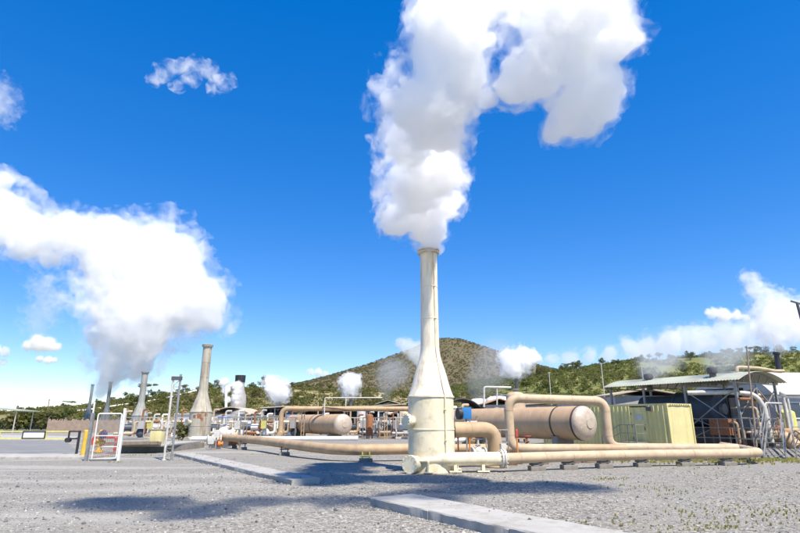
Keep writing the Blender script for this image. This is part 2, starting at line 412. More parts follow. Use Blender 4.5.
# ------------------------------------------------------------------ ground
def ground_material():
    m, nt, b = _nodes('gravel_ground')
    g = N(nt, 'ShaderNodeNewGeometry'); pos = g.outputs['Position']
    vor = N(nt, 'ShaderNodeTexVoronoi'); vor.inputs['Scale'].default_value = 22; nt.links.new(pos, vor.inputs['Vector'])
    sep = N(nt, 'ShaderNodeSeparateColor'); nt.links.new(vor.outputs['Color'], sep.inputs[0])
    stone = ramp(nt, sep.outputs[0], [(0, (.086, .078, .068)), (.3, (.178, .165, .145)), (.65, (.28, .262, .230)), (1, (.47, .435, .375))])
    fine = N(nt, 'ShaderNodeTexVoronoi'); fine.inputs['Scale'].default_value = 55; nt.links.new(pos, fine.inputs['Vector'])
    sep2 = N(nt, 'ShaderNodeSeparateColor'); nt.links.new(fine.outputs['Color'], sep2.inputs[0])
    grit = ramp(nt, sep2.outputs[0], [(0, (.14, .135, .12)), (.5, (.25, .24, .215)), (1, (.38, .36, .325))])
    sand = ramp(nt, noise(nt, pos, 5, 6, .7), [(.3, (.22, .185, .13)), (.7, (.36, .31, .24))])
    # where fines and sand have washed over the stones
    big = noise(nt, pos, .22, 6, .62)
    f1 = ramp(nt, big, [(.47, (0, 0, 0)), (.62, (1, 1, 1))])
    c = mixc(nt, f1, stone, grit)
    xyz = N(nt, 'ShaderNodeSeparateXYZ'); nt.links.new(pos, xyz.inputs[0])
    # the left side of the yard is fines and sandy soil, the right side clean blue-grey chippings
    left = N(nt, 'ShaderNodeMapRange'); left.inputs[1].default_value = 1.0; left.inputs[2].default_value = -9.0; left.inputs[3].default_value = 0.0; left.inputs[4].default_value = 1.0
    nt.links.new(xyz.outputs[0], left.inputs[0])
    nse = N(nt, 'ShaderNodeMath', operation='MULTIPLY_ADD'); nse.inputs[1].default_value = 1.6; nse.inputs[2].default_value = -.75
    nt.links.new(noise(nt, pos, .5, 7, .66), nse.inputs[0])
    sm = N(nt, 'ShaderNodeMath', operation='ADD', use_clamp=True); nt.links.new(left.outputs[0], sm.inputs[0]); nt.links.new(nse.outputs[0], sm.inputs[1])
    sf = N(nt, 'ShaderNodeMath', operation='MULTIPLY'); sf.inputs[1].default_value = .62; nt.links.new(sm.outputs[0], sf.inputs[0])
    c = mixc(nt, sf.outputs[0], c, grit)
    p = ramp(nt, noise(nt, pos, .33, 7, .7), [(.55, (0, 0, 0)), (.72, (.55, .55, .55))])
    c = mixc(nt, p, c, sand)
    # dusty tracks where vehicles turn
    mp = N(nt, 'ShaderNodeMapping'); mp.inputs['Scale'].default_value = (.10, .55, 1); mp.inputs['Rotation'].default_value = (0, 0, .12); nt.links.new(pos, mp.inputs[0])
    tr_ = ramp(nt, noise(nt, mp.outputs[0], 1.0, 6, .6), [(.48, (0, 0, 0)), (.60, (.75, .75, .75))])
    dust = ramp(nt, noise(nt, pos, 9, 5, .7), [(.3, (.30, .285, .255)), (.7, (.44, .42, .38))])
    sm2 = N(nt, 'ShaderNodeMath', operation='MULTIPLY'); nt.links.new(tr_, sm2.inputs[0]); nt.links.new(sm.outputs[0], sm2.inputs[1])
    c = mixc(nt, sm2.outputs[0], c, dust)
    # far away: dry grassland
    far = N(nt, 'ShaderNodeMapRange'); far.inputs[1].default_value = 80; far.inputs[2].default_value = 105; nt.links.new(xyz.outputs[1], far.inputs[0])
    dry = ramp(nt, noise(nt, pos, .06, 6, .6), [(.35, (.12, .12, .045)), (.65, (.33, .27, .14))])
    c = mixc(nt, far.outputs[0], c, dry)
    nt.links.new(c, b.inputs['Base Color']); b.inputs['Roughness'].default_value = .92; b.inputs['Specular IOR Level'].default_value = .25
    bp = N(nt, 'ShaderNodeBump'); bp.inputs['Strength'].default_value = .9; bp.inputs['Distance'].default_value = .03
    inv = N(nt, 'ShaderNodeMath', operation='SUBTRACT'); inv.inputs[0].default_value = 1; nt.links.new(vor.outputs['Distance'], inv.inputs[1])
    nt.links.new(inv.outputs[0], bp.inputs['Height']); nt.links.new(bp.outputs[0], b.inputs['Normal'])
    return m
def grid(name, X, Y, Z, mat, smooth=True):
    ny, nx = X.shape
    V = np.stack([X, Y, Z], -1).reshape(-1, 3); i = np.arange(ny * nx).reshape(ny, nx)
    F = np.stack([i[:-1, :-1], i[:-1, 1:], i[1:, 1:], i[1:, :-1]], -1).reshape(-1, 4)
    return npmesh(name, V, F, mat, smooth)
u = np.sinh(np.linspace(-7.2, 7.2, 241)) ; u = u / u.max() * 5000
yv = np.concatenate([np.linspace(-30, 4, 16)[:-1], 4 + np.sinh(np.linspace(0, 7.2, 230)) / np.sinh(7.2) * 6000])
GX, GY = np.meshgrid(u, yv)
P2 = np.stack([GX, GY, 0 * GX], -1)
GZ = .035 * fbm(P2 * .45, 3, 3) * np.clip((40 - np.abs(GY)) / 20, 0, 1) - .02
GZ = np.where(GY > 150, -.02 - .0 * GY, GZ)
ground = grid('ground', GX, GY, GZ, ground_material()); ground['kind'] = 'structure'

def slab(name, pts, z0, z1, mat, bevel=.03):
    """flat slab with the plan outline pts"""
    b = MB(); n = len(pts)
    lo = [Vector((p[0], p[1], z0)) for p in pts]; hi = [Vector((p[0], p[1], z1)) for p in pts]
    b.add(lo + hi, [tuple(range(n-1, -1, -1)), tuple(range(n, 2*n))] + [(i, (i+1) % n, n+(i+1) % n, n+i) for i in range(n)])
    o = b.build(name, mat, None, bevel=bevel); o['kind'] = 'structure'; return o
def noisy_slab(name, a, b, w, z1, mat, joints):
    """long cast concrete strip from a to b, w wide to its right, in bays with joints and worn edges"""
    a, b = Vector((a[0], a[1], 0)), Vector((b[0], b[1], 0)); d = (b - a); L = d.length; d.normalize(); r = Vector((d.y, -d.x, 0))
    m = MB(); cuts = [0] + list(joints) + [L]
    for k in range(len(cuts) - 1):
        q0, q1 = cuts[k] + .006, cuts[k+1] - .006
        n = max(4, int((q1 - q0) / .12)); rows = []
        dz = random.uniform(-.008, .008)
        for i in range(n + 1):
            p = a + d * (q0 + (q1 - q0) * i / n)
            j = lambda s=.016: random.uniform(-s, s)
            chip = .02 + (.03 * random.random() if random.random() < .08 else 0)
            rows.append([p + Vector((0, 0, -.1)) + r * j(), p + r * j(.008) + Vector((0, 0, z1 - chip + dz + j(.006))), p + r * (chip * .8 + j(.006)) + Vector((0, 0, z1 + dz)),
                         p + r * (w - .02 + j(.004)) + Vector((0, 0, z1 + dz)), p + r * (w + j(.006)) + Vector((0, 0, z1 - .02 + dz)), p + r * w + Vector((0, 0, -.1))])
        vs = [x for rw in rows for x in rw]
        fs = [(i*6+c, i*6+c+1, (i+1)*6+c+1, (i+1)*6+c) for i in range(n) for c in range(5)]
        fs += [tuple(range(5, -1, -1)), tuple(n*6 + c for c in range(6))]
        m.add(vs, fs)
    EDGES.append((a.copy(), d.copy(), r.copy(), L, w)); o = m.build(name, mat, smooth=25); o['kind'] = 'structure'; return o
EDGES = []
# the concrete walk in the foreground and the one on the left
A = on(370, 497, .13); B_ = on(536, 533, .13); D = (B_ - A).normalized()
rr = Vector((D.y, -D.x, 0))
wide = abs((on(402, 492, .13) - A).dot(rr)) * 1.1
A2 = A + D * 0
end = A + D * 9.5
noisy_slab('concrete_path', (end.x, end.y), (A2.x, A2.y), wide, .13, M['concrete'], (1.6, 3.6, 5.6, 7.55))
A = on(292, 479.5, .12); B_ = on(176, 453.5, .12); D = (B_ - A).normalized(); rr = Vector((D.y, -D.x, 0))
w2 = abs((on(314, 476.5, .12) - A).dot(rr))
end = A + D * 14.2
noisy_slab('concrete_path', (A.x, A.y), (end.x, end.y), w2, .12, M['concrete'], (2.4, 4.9, 7.4, 9.9, 12.1))
# entrance road behind the barrier with a pale concrete edge
def asphalt():
    m, nt, b = _nodes('worn_asphalt'); g = N(nt, 'ShaderNodeNewGeometry')
    c = ramp(nt, noise(nt, g.outputs['Position'], .5, 8, .7), [(.3, (.15, .15, .15)), (.7, (.24, .235, .225))])
    nt.links.new(c, b.inputs['Base Color']); b.inputs['Roughness'].default_value = .9; return m
r0, r1, r2, r3 = on(-140, 455.5), on(80, 454.5), on(66, 441), on(-60, 440)
slab('road', [r0, r1, r2, r3], -.1, .02, asphalt(), 0)
k0, k1, k2, k3 = on(-140, 459.5), on(86, 459), on(84, 455), on(-140, 456)
slab('concrete_kerb', [k0, k1, k2, k3], -.1, .10, M['concrete'], .02)
p0, p1, p2, p3 = on(-60, 439.4), on(66, 440.2), on(80, 437), on(-20, 434.5)
slab('concrete_pavement', [p0, p1, p2, p3], -.1, .05, M['concrete'], .02)

# ------------------------------------------------------------------ hills (real terrain in metres; crest heights surveyed from the photo)
def crest_fn(tab, Yc, drop=0):
    """tab: photo crest pixels -> t = X/Y and crest height at distance Yc"""
    T, H = [], []
    for x, y in tab:
        uu, dy, dz = ray(x, y); T.append(uu / dy); H.append(dz / dy * Yc + EYE - drop)
    return lambda t: np.interp(t, T, H)
def smooth01(x):
    x = np.clip(x, 0, 1); return x * x * (3 - 2 * x)
CL = crest_fn([(-500, 416), (-200, 414), (0, 411), (50, 407), (90, 403), (130, 398), (180, 391), (230, 388), (290, 386.5), (340, 388), (420, 391), (520, 394), (600, 396)], 190, 1.2)
def h_left(t, Y):
    X = t * Y; P = np.stack([X, Y, 0 * X], -1)
    s = smooth01((Y - 104) / 86)
    bank = .8 * np.clip(fbm(P * .05, 3, 41), -1, 1) + .7 * fbm(P * .11, 2, 44)
    return CL(t) * np.where(Y < 190, s, 1 - .5 * smooth01((Y - 190) / 250)) + bank * s - .05
CR = crest_fn([(330, 392), (400, 388), (440, 383), (480, 376), (505, 371), (540, 366.5), (560, 364), (600, 358), (640, 354), (700, 352), (750, 349), (800, 346), (900, 340), (1100, 335)], 300, 5.0)
def h_right(t, Y):
    X = t * Y; P = np.stack([X, Y, 0 * X], -1)
    s = smooth01((Y - 112) / 188)
    return CR(t) * np.where(Y < 300, s, 1 - .5 * smooth01((Y - 300) / 300)) + 2.2 * fbm(P * .03, 4, 51) * s - .05
HC = at(449, 338.5, 700)
def h_cone(X, Y):
    P = np.stack([X, Y, 0 * X], -1); dx, dy = X - HC.x, Y - HC.y
    r = np.sqrt(dx * dx + (dy * 1.3) ** 2); th = np.arctan2(dy, dx)
    wl = np.where(dx < 0, 330, 330)
    q = r / wl
    prof = np.interp(q, [0, .05, .13, .35, .6, .85, 1.1, 1.4], [1, .985, .90, .64, .42, .25, .11, 0])
    gully = 8.5 * np.abs(fbm(np.stack([np.cos(th) * 3, np.sin(th) * 3, r * .004], -1) * 2.2, 3, 61)) * np.clip(q * 3, 0, 1) * np.clip(1.3 - q, 0, 1)
    return HC.z * prof - gully + 2.0 * fbm(P * .02, 4, 62) * np.clip(q * 4, 0, 1) * (prof > .001) - .3
def earth(name, stops, sc):
    m, nt, b = _nodes(name); g = N(nt, 'ShaderNodeNewGeometry')
    c = ramp(nt, noise(nt, g.outputs['Position'], sc, 8, .68), stops)
    c = mixc(nt, ramp(nt, noise(nt, g.outputs['Position'], sc * 9, 6, .7), [(.5, (0, 0, 0)), (.72, (.6, .6, .6))]), c, (.06, .055, .025))
    nt.links.new(c, b.inputs['Base Color']); b.inputs['Roughness'].default_value = .95; b.inputs['Specular IOR Level'].default_value = .1; return m
tt = np.linspace(-1.35, .45, 200); yy = np.concatenate([np.linspace(102, 195, 70), np.linspace(200, 440, 20)])
T_, Y_ = np.meshgrid(tt, yy)
hl = grid('hill', T_ * Y_, Y_, h_left(T_, Y_), earth('dry_bank_soil', [(.30, (.13, .125, .045)), (.48, (.27, .23, .11)), (.66, (.40, .33, .20))], .06)); hl['kind'] = 'structure'
tt = np.linspace(-.12, 1.6, 200); yy = np.concatenate([np.linspace(110, 305, 80), np.linspace(310, 600, 20)])
T_, Y_ = np.meshgrid(tt, yy)
hr = grid('hill', T_ * Y_, Y_, h_right(T_, Y_), earth('bush_slope_soil', [(.32, (.13, .15, .045)), (.55, (.19, .195, .07)), (.72, (.27, .24, .11))], .03)); hr['kind'] = 'structure'
xx = np.linspace(-470, 470, 170); yy = np.linspace(-370, 370, 120)
X_, Y_ = np.meshgrid(HC.x + xx, HC.y + yy)
hc = grid('hill', X_, Y_, h_cone(X_, Y_), earth('bare_cone_soil', [(.30, (.085, .08, .042)), (.5, (.125, .108, .062)), (.7, (.17, .132, .088))], .012)); hc['kind'] = 'structure'

# ------------------------------------------------------------------ venting stacks (cyclone silencers)
def make_stack(label, loc, mat, mat_low, rimmat, yaw=0.0, seam=True):
    t = thing('steam_stack', label, 'steam stack', loc, yaw)
    b = MB(); b.lathe([(.80, -.05), (.80, .02), (.80, 1.32), (.815, 1.325), (.815, 1.36), (.80, 1.365), (.80, 2.40), (.83, 2.405), (.83, 2.45), (.80, 2.455)], 48); b.build('vessel', mat_low, t, False)
    b = MB(); b.lathe([(.80, 2.455), (.735, 2.62), (.665, 2.84), (.60, 3.10), (.525, 3.36), (.44, 3.62), (.375, 3.88), (.345, 4.06), (.34, 4.2)], 48); b.build('cone', mat, t, False, smooth=60)
    b = MB()
    b.lathe([(.34, 4.2), (.332, 5.2), (.34, 5.205), (.34, 5.235), (.33, 5.24), (.325, 6.4), (.335, 6.405), (.335, 6.435), (.325, 6.44), (.322, 7.72)], 40); b.build('shaft', mat, t, False)
    b = MB(); b.lathe([(.322, 7.72), (.40, 7.725), (.415, 7.74), (.415, 7.79), (.35, 7.80), (.35, 7.84), (.415, 7.85), (.415, 7.90), (.29, 7.905), (.27, 7.5)], 40)
    for k in range(12):
        a = k * math.pi / 6; p = Vector((.385 * math.cos(a), .385 * math.sin(a), 7.7)); b.cyl(p, p + Vector((0, 0, .24)), .014, seg=6)
    b.build('rim_flange', rimmat, t, False)
    if seam:
        a = math.radians(-58); c, s_ = math.cos(a), math.sin(a)
        pr = [(.355, 7.72), (.36, 4.22), (.47, 3.62), (.63, 3.10), (.845, 2.47), (.845, .25)]
        b = MB(); b.tube([(r * c, r * s_, z) for r, z in pr], .022, .08, 8)
        for r, z in ((.36, 7.2), (.36, 6.42), (.37, 5.22), (.845, 2.0), (.845, 1.0)): b.box((r*c-.035, r*s_-.035, z-.02), (r*c+.035, r*s_+.035, z+.02))
        b.build('drain_pipe', mat_low, t, False)
    d = Vector((-.83, -.56, 0)).normalized()
    mh = MB(); p = d * .74 + Vector((0, 0, 1.62)); mh.cyl(p, p + d * .30, .17, seg=24)
    mo = mh.build('manhole', mat_low, t, False)
    fl = MB(); q = p + d * .22; fl.cyl(q, q + d * .05, .235, seg=28); fl.cyl(q + d * .06, q + d * .12, .235, seg=28)
    for k in range(12):
        a = k * math.pi / 6; e = Vector((-d.y, d.x, 0)) * math.cos(a) * .2 + Vector((0, 0, math.sin(a) * .2)); fl.cyl(q + e - d * .02, q + e + d * .15, .014, seg=6)
    fl.build('flange', mat_low, mo, False)
    d2 = Vector((-.55, -.84, 0)).normalized(); p = Vector((-.36, -.30, .26))
    nz = MB(); nz.cyl(p, p + d2 * .72, .245, seg=28); no = nz.build('drain_nozzle', mat_low, t, False)
    fl = MB(); q = p + d2 * .66; fl.cyl(q, q + d2 * .05, .29, seg=30); fl.cyl(q + d2 * .055, q + d2 * .11, .29, seg=30)
    for k in range(12):
        a = k * math.pi / 6; e = Vector((-d2.y, d2.x, 0)) * math.cos(a) * .26 + Vector((0, 0, math.sin(a) * .26)); fl.cyl(q + e - d2 * .02, q + e + d2 * .14, .013, seg=6)
    fl.build('flange', mat_low, no, False)
    for k in range(3):
        a = math.radians(-100 + 62 * k); c, s_ = math.cos(a), math.sin(a)
        b = MB(); T = Matrix.Rotation(a, 4, 'Z'); b.box((.70, -.02, 0), (1.04, .02, .34), T); b.box((.72, -.14, 0), (1.08, .14, .03), T)
        b.build('foot', mat_low, t, False)
    return t
S0 = on(432, 472, 0); S0.y += .62; S0.x += .03
make_stack('big clean cream steam stack standing on the gravel in the middle', (S0.x, S0.y, 0), M['cream'], M['cream_clean'], M['rim'])
t2 = make_stack('weathered stained stack with rusty patches at the left end of the concrete walk', at(198, 443.5, 41.5) * Vector((1, 1, 0)) if False else (at(198, 443.5, 41.5).x, 41.5, 0), M['weathered'], M['weathered'], M['weathered'], .3)
b = MB()
for k, (az, z, s) in enumerate(((-95, 2.1, .3), (-60, 2.2, .22), (-120, 2.05, .2), (-80, 1.85, .18))):
    a = math.radians(az); T = Matrix.Rotation(a, 4, 'Z')
    # peeled patches: thin plates following the wall
    n = 5; vs = []; fs = []
    for i in range(n + 1):
        for j in range(n + 1):
            aa = math.radians(az) + (i / n - .5) * s / .8 * (1 + random.uniform(-.2, .2)); vs.append((.809 * math.cos(aa), .809 * math.sin(aa), z + (j / n - .5) * s * 1.3 + random.uniform(-.04, .04)))
    fs = [(i*(n+1)+j, (i+1)*(n+1)+j, (i+1)*(n+1)+j+1, i*(n+1)+j+1) for i in range(n) for j in range(n)]
    b.add(vs, fs)
b.build('rust_patches', M['rust'], t2, False)
g3 = make_stack('grey weathered stack rising behind the white gate and lattice post', (at(137, 436, 61).x, 61, 0), M['weathered_grey'], M['weathered_grey'], M['weathered_grey'], .2, False)
g3.scale = (1, 1, .87); t2.scale = (1, 1, .92)
for (px, Y, lab) in ((104.5, 93, 'distant grey stack with steam pouring out, seen over the white gate'), (86.5, 112, 'most distant slim grey stack without steam, left of the white gate')):
    c = copy_tree(g3); c.scale = (.8, .8, 1.0 if px > 100 else 1.1); c.location = (at(px, 425, Y).x, Y, 0); c['label'] = lab

# ------------------------------------------------------------------ pipes
def pipe(label, pts, r, mat, bend=None, bands=1.4, bandmat=None, cat='pipe', name='insulated_pipe', seg=20, group=None, flange=()):
    b = MB(); b.tube(pts, r, bend, seg)
    if bands:
        P = [Vector(p) for p in pts]
        for a, c in zip(P[:-1], P[1:]):
            L = (c - a).length; d = (c - a).normalized(); k = bands * .5
            while k < L - r * 2:
                if k > r * 2: b.cyl(a + d * (k - .02), a + d * (k + .02), r + .008, seg=seg)
                k += bands
    o = b.build(name, mat); tag(o, label, cat, group)
    for i, (a, d) in enumerate(flange):
        a, d = Vector(a), Vector(d).normalized()
        b = MB(); b.cyl(a - d * .07, a - d * .01, r * 1.35, seg=seg); b.cyl(a + d * .01, a + d * .07, r * 1.35, seg=seg)
        for k in range(10):
            q = d.to_track_quat('Z', 'Y').to_matrix() @ Vector((math.cos(k*.628), math.sin(k*.628), 0)) * r * 1.2; b.cyl(a + q - d * .1, a + q + d * .1, .014, seg=6)
        b.build('flange', bandmat or mat, o)
    return o
def support(loc, h, r, label, yaw=0, mat=None, group='pipe supports'):
    """pedestal with a saddle under a pipe"""
    t = thing('pipe_support', label, 'pipe support', (loc[0], loc[1], 0), yaw, group)
    mat = mat or M['steel_dark']
    b = MB(); b.box((-.26, -.2, -.05), (.26, .2, .12)); b.build('concrete_base', M['concrete_dark'], t, False, bevel=.015)
    b = MB()
    for s in (-1, 1): b.box((s*.15-.025, -.05, .12), (s*.15+.025, .05, h - r * .4))
    b.box((-.24, -.07, h - r - .07), (.24, .07, h - r - .012)); b.build('frame', mat, t, False)
    return t
# tangential inlet of the big stack: cream outside, then the long tan pipe along the yard
inl = Vector((S0.x, S0.y - .66, .40))
far = on(508, 458.5, .40); 
dirn = (far - inl).normalized()
b = MB(); T0 = inl - dirn * .15
b.cyl(inl - dirn * .55 - Vector((0, .12, .04)), inl + dirn * .3, .02, .21, 24, False); b.cyl(inl + dirn * .3, inl + dirn * 2.35, .215, .215, 24)
o = b.build('inlet_pipe', M['cream_clean']); tag(o, 'cream inlet pipe with a tapered end running off the foot of the big cream stack', 'pipe')
b = MB(); q = inl + dirn * 2.32
for k in (0, .09): b.cyl(q + dirn * k, q + dirn * (k + .06), .30, seg=28)
for k in range(12):
    e = dirn.to_track_quat('Z', 'Y').to_matrix() @ Vector((math.cos(k*.5236), math.sin(k*.5236), 0)) * .26; b.cyl(q + e - dirn * .04, q + e + dirn * .2, .016, seg=6)
b.build('flange', M['pale_steel'], o)
for k in (.75, 1.7):
    b = MB(); w = inl + dirn * k; b.box((w.x - .05, w.y - .16, 0), (w.x + .05, w.y + .16, .24)); b.box((w.x - .2, w.y - .2, 0), (w.x + .2, w.y + .2, .04))
    b.build('saddle', M['cream_clean'], o)
st = inl + dirn * 2.47
E1, E2, E3 = on(580, 456, .40), on(650, 454.6, .40), on(737, 453.5, .40)
mainp = [st, on(530, 457.6, .40), E1, E2, E3, E3 + Vector((1.3, .7, 0)), E3 + Vector((2.4, 3.6, 0)), E3 + Vector((3.2, 6.5, 0))]
pipe('long tan pipe running along the edge of the gravel in front of the container', mainp, .178, M['tan_light'], .6, 1.2, M['tan'])
for k, px in enumerate((536, 568, 603, 641, 684, 726)):
    yy_ = np.interp(px, [530, 580, 650, 748], [457.6, 456, 454.6, 453.4]); p = on(px, float(yy_), .40)
    support(p, .40, .178, 'short steel support under the long tan pipe in front of the tank and container', .1, group='supports under the long front pipe')
# second tan pipe behind it, fed by the loop over the tank
lA, lB = on(511, 449, .42), on(609, 449.3, .42); lB = Vector((lB.x, lA.y + .3, .42)); 
lAx, lBx = at(509.5, 425, lA.y).x, at(607, 425, lA.y + .3).x
topz = at(510, 398, lA.y).z
LA, LB = Vector((lAx, lA.y, 0)), Vector((lBx, lA.y + .3, 0))
loop = [LB + Vector((5.2, -.9, .46)), LB + Vector((0, 0, .46)), LB + Vector((0, 0, topz - .12)), LA + Vector((0, 0, topz)), LA + Vector((0, 0, .44)), LA + Vector((2.9, -.28, .44))]
pipe('big tan pipe loop rising over the right end of the large tank', loop, .205, M['tan_light'], .52, 1.05, M['tan'])
back = [on(420, 449.5, .45) * 1.0, on(495, 447.0, .45), on(530, 446.8, .45)]
bk0 = Vector((S0.x + .2, 24.6, .45)); 
pipe('low tan pipe passing behind the elbow pipe towards the large tank', [bk0, Vector((LA.x - .2, 24.9, .45)), Vector((LA.x + 5, 24.6, .45))], .19, M['tan'], .5, 1.3)
for k in range(3): support((bk0.x + 2.2 + k * 1.9, 24.8), .45, .19, 'short support under the low pipe near the large tank', 0, group='supports under the low back pipe')
# elbow pipe from the stack
ez = at(470, 429.5, 20.6).z
eA = Vector((S0.x + .7, 20.3, ez)); eB = Vector((at(494, 427, 20.9).x, 20.9, ez))
eb = pipe('fat tan elbow pipe leaving the side of the big cream stack and turning down', [eA, eB, Vector((eB.x, eB.y, .30))], .275, M['tan'], .62, .55, M['tan'])
b = MB(); b.cyl(eA + Vector((.06, 0, 0)), eA + Vector((.20, 0, 0)), .335, seg=28); b.build('dark_collar', M['black'], eb)
b = MB(); b.cyl((eB.x, eB.y, .0), (eB.x, eB.y, .06), .42, seg=28); b.cyl((eB.x, eB.y, .07), (eB.x, eB.y, .13), .42, seg=28); b.build('flange', M['tan_light'], eb)
# low pipe on the left
lp = [on(224, 437.5, .58), on(262, 440.6, .55), on(300, 445.6, .50), on(330, 448.6, .45), on(352, 449.8, .45), Vector((S0.x - .2, 24.5, .45))]
lp[3] = on(330, 449, .45)
pipe('long tan pipe sweeping from the left valves to behind the big cream stack', lp, .22, M['tan'], 1.2, 2.2, M['tan_light'])
for px, pz in ((366, .45), (285, .52), (243, .57)):
    py = float(np.interp(px, [224, 262, 300, 330, 352, 410], [437.5, 440.6, 445.6, 449, 449.8, 450])); p = on(px, py, pz)
    support(p, pz, .22, {366: 'pipe support with pale plates near the big cream stack', 285: 'dark pipe support in the middle of the sweeping left pipe', 243: 'farthest pipe support under the sweeping left pipe'}[px], .2, M['lime'] if px == 366 else None, 'supports under the sweeping pipe')
# loop over the far tank
Yf = 50.0
zt = at(300, 408.6, Yf).z; xa = at(281, 420, Yf).x; xb = at(424, 410, Yf + 1).x
fl = pipe('tan pipe loop crossing above the far tank', [(xa + .05, Yf - .6, .45), (xa, Yf, .45), (xa, Yf, zt), (xb, Yf + 1, zt)], .22, M['tan'], .7, 2.0)
b = MB(); px_ = at(325, 408, Yf).x; b.tube([(px_, Yf - .3, zt - .6), (px_, Yf - .3, zt + .95), (px_ + 5.2, Yf - .3, zt + .95)], .05, .15, 8)
b.tube([(px_ + 1.9, Yf - .3, zt), (px_ + 1.9, Yf - .3, zt + .95)], .05, .1, 8)
o = b.build('vent_line', M['pale_steel']); tag(o, 'thin pale vent line above the far tank', 'pipe')
for px in (303, 346, 386, 413):
    x = at(px, 420, Yf + .4).x; b = MB()
    for s in (-.12, .12): b.beam((x + s, Yf + .4, 0), (x + s, Yf + .4, zt - .24), .06)
    for k in range(6): b.beam((x - .12, Yf + .4, .2 + k * .4), (x + .12, Yf + .4, .5 + k * .4), .03)
    b.box((x - .3, Yf + .2, zt - .26), (x + .3, Yf + .7, zt - .222))
    o = b.build('pipe_trestle', M['tan']); tag(o, {303: 'lattice trestle left of the middle of the far tank', 346: 'lattice trestle beside the right end of the far tank', 386: 'lattice trestle between the far tank and the big cream stack', 413: 'lattice trestle just left of the big cream stack'}[px], 'trestle', 'trestles under the far pipe loop')
p0, p1 = on(192, 438.6, .45), on(358, 438.4, .45)
pipe('thin cream pipe running left to right below the far tank', [p0, p1], .15, M['white'], .5, 3.0)

# ------------------------------------------------------------------ tanks
def tank(label, a, c, r, name='pressure_tank', straps=(), matb=None, mh='tank'):
    """horizontal vessel with dished ends from a to c (axis points)"""
    a, c = Vector(a), Vector(c); d = (c - a); L = d.length; yaw = math.atan2(d.y, d.x)
    t = thing(name, label, 'tank', (a.x, a.y, 0), yaw); z = a.z
    R = Matrix.Translation((0, 0, z)) @ Matrix.Rotation(math.pi / 2, 4, 'Y')
    b = MB(); prof = [(r, 0)]
    k = 1.5
    while k < L: prof += [(r, k - .02), (r + .007, k - .015), (r + .007, k + .015), (r, k + .02)]; k += 1.5
    prof += [(r, L)]; b.lathe(prof, 48, R); b.build('shell', M['tank'], t, False)
    for s in (0, 1):
        b = MB(); pr_ = [(max(1e-3, (r + .004) * math.cos(q)), .46 * r * math.sin(q)) for q in np.linspace(0, math.pi / 2, 9)]
        pr_ = [(pr_[0][0], -.05)] + pr_
        Mx = R @ Matrix.Translation((0, 0, L)) if s else R @ Matrix.Rotation(math.pi, 4, 'X')
        b.lathe(pr_, 48, Mx); h = b.build('end_cap', M['foil'] if (s == 0) else M[mh], t, False, 60)
        b = MB()
        for kk in range(16):
            q = kk * math.pi / 8; e0 = Mx @ Vector((.3 * r * math.cos(q), .3 * r * math.sin(q), .46 * r * .955)); e1 = Mx @ Vector((r * .985 * math.cos(q), r * .985 * math.sin(q), .46 * r * .2))
            em = Mx @ Vector((.72 * r * math.cos(q), .72 * r * math.sin(q), .46 * r * .70)); b.tube([e0, em, e1], .008, .05, 6)
        b.cyl(Mx @ Vector((0, 0, .46 * r * .9)), Mx @ Vector((0, 0, .46 * r + .012)), .3 * r, seg=24)
        b.build('cladding_seams', M['foil'], h, False)
    for q in straps:
        b = MB(); b.lathe([(r + .001, q - .05), (r + .016, q - .05), (r + .016, q + .05), (r + .001, q + .05)], 48, R); b.build('strap', M['strap'], t, False)
    for q in (L * .14, L * .84):
        b = MB(); b.box((q - .18, -r * .72, 0), (q + .18, r * .72, z - r * .78)); b.box((q - .35, -r * .85, 0), (q + .35, r * .85, .1)); b.build('saddle', M['concrete_dark'], t, False)
    return t
TR = Vector((at(584, 423, 28.0).x, 28.0, at(584, 423, 28.0).z))
dax = Vector((-.52, .854, 0))
big_t = tank('large tan pressure tank with straps behind the big pipe loop', TR, TR + dax * 10.6, .84, straps=(.12, 1.5))
TF = at(343, 424.4, 47.5)
tank('far tan pressure tank beyond the low sweeping pipe', TF, TF + Vector((-.545, .838, 0)).normalized() * 11.2, .86, straps=(5.2,), mh='foil')

# ------------------------------------------------------------------ container with door, stair and railing
YAW = math.atan2(.52, .854)
CO = Vector((15.65, 32.3, 0))
t = thing('site_container', 'yellow green corrugated container standing behind the long pipe', 'container', CO, YAW)
def corrugated(b, p, q, z0, z1, nrm, pitch=.30, dep=.085, skip=()):
    """trapezoid sheet from p to q (plan), ribs towards nrm"""
    p, q = Vector(p), Vector(q); L = (q - p).length; d = (q - p) / L; nrm = Vector(nrm); pts = []; s = 0
    while s < L - 1e-6:
        for a, o in ((0, 0), (.26, 0), (.48, 1), (.78, 1)): 
            if s + a * pitch <= L: pts.append((s + a * pitch, o * dep))
        s += pitch
    pts.append((L, 0))
    vs = []
    for a, o in pts:
        w = p + d * a + nrm * o; vs += [Vector((w.x, w.y, z0)), Vector((w.x, w.y, z1))]
    b.add(vs, [(2*i, 2*i+2, 2*i+3, 2*i+1) for i in range(len(pts) - 1)])
CL_ = 10.0; H = 2.6
b = MB(); corrugated(b, (.05, CL_ - .08), (.05, 2.55), .16, H - .12, (-1, 0)); corrugated(b, (.05, 1.42), (.05, .08), .16, H - .12, (-1, 0)); corrugated(b, (2.39, .08), (2.39, CL_ - .08), .16, H - .12, (1, 0)); b.build('side_wall', M['olive'], t, False, 0)
b = MB(); corrugated(b, (.08, .06), (2.36, .06), .16, H - .12, (0, -1), .9, .015); b.build('end_wall', M['olive_pale'], t, False, 0)
b = MB(); b.box((.08, CL_ - .1, .16), (2.36, CL_ - .06, H - .12)); b.build('back_wall', M['olive'], t, False, 0)
b = MB()
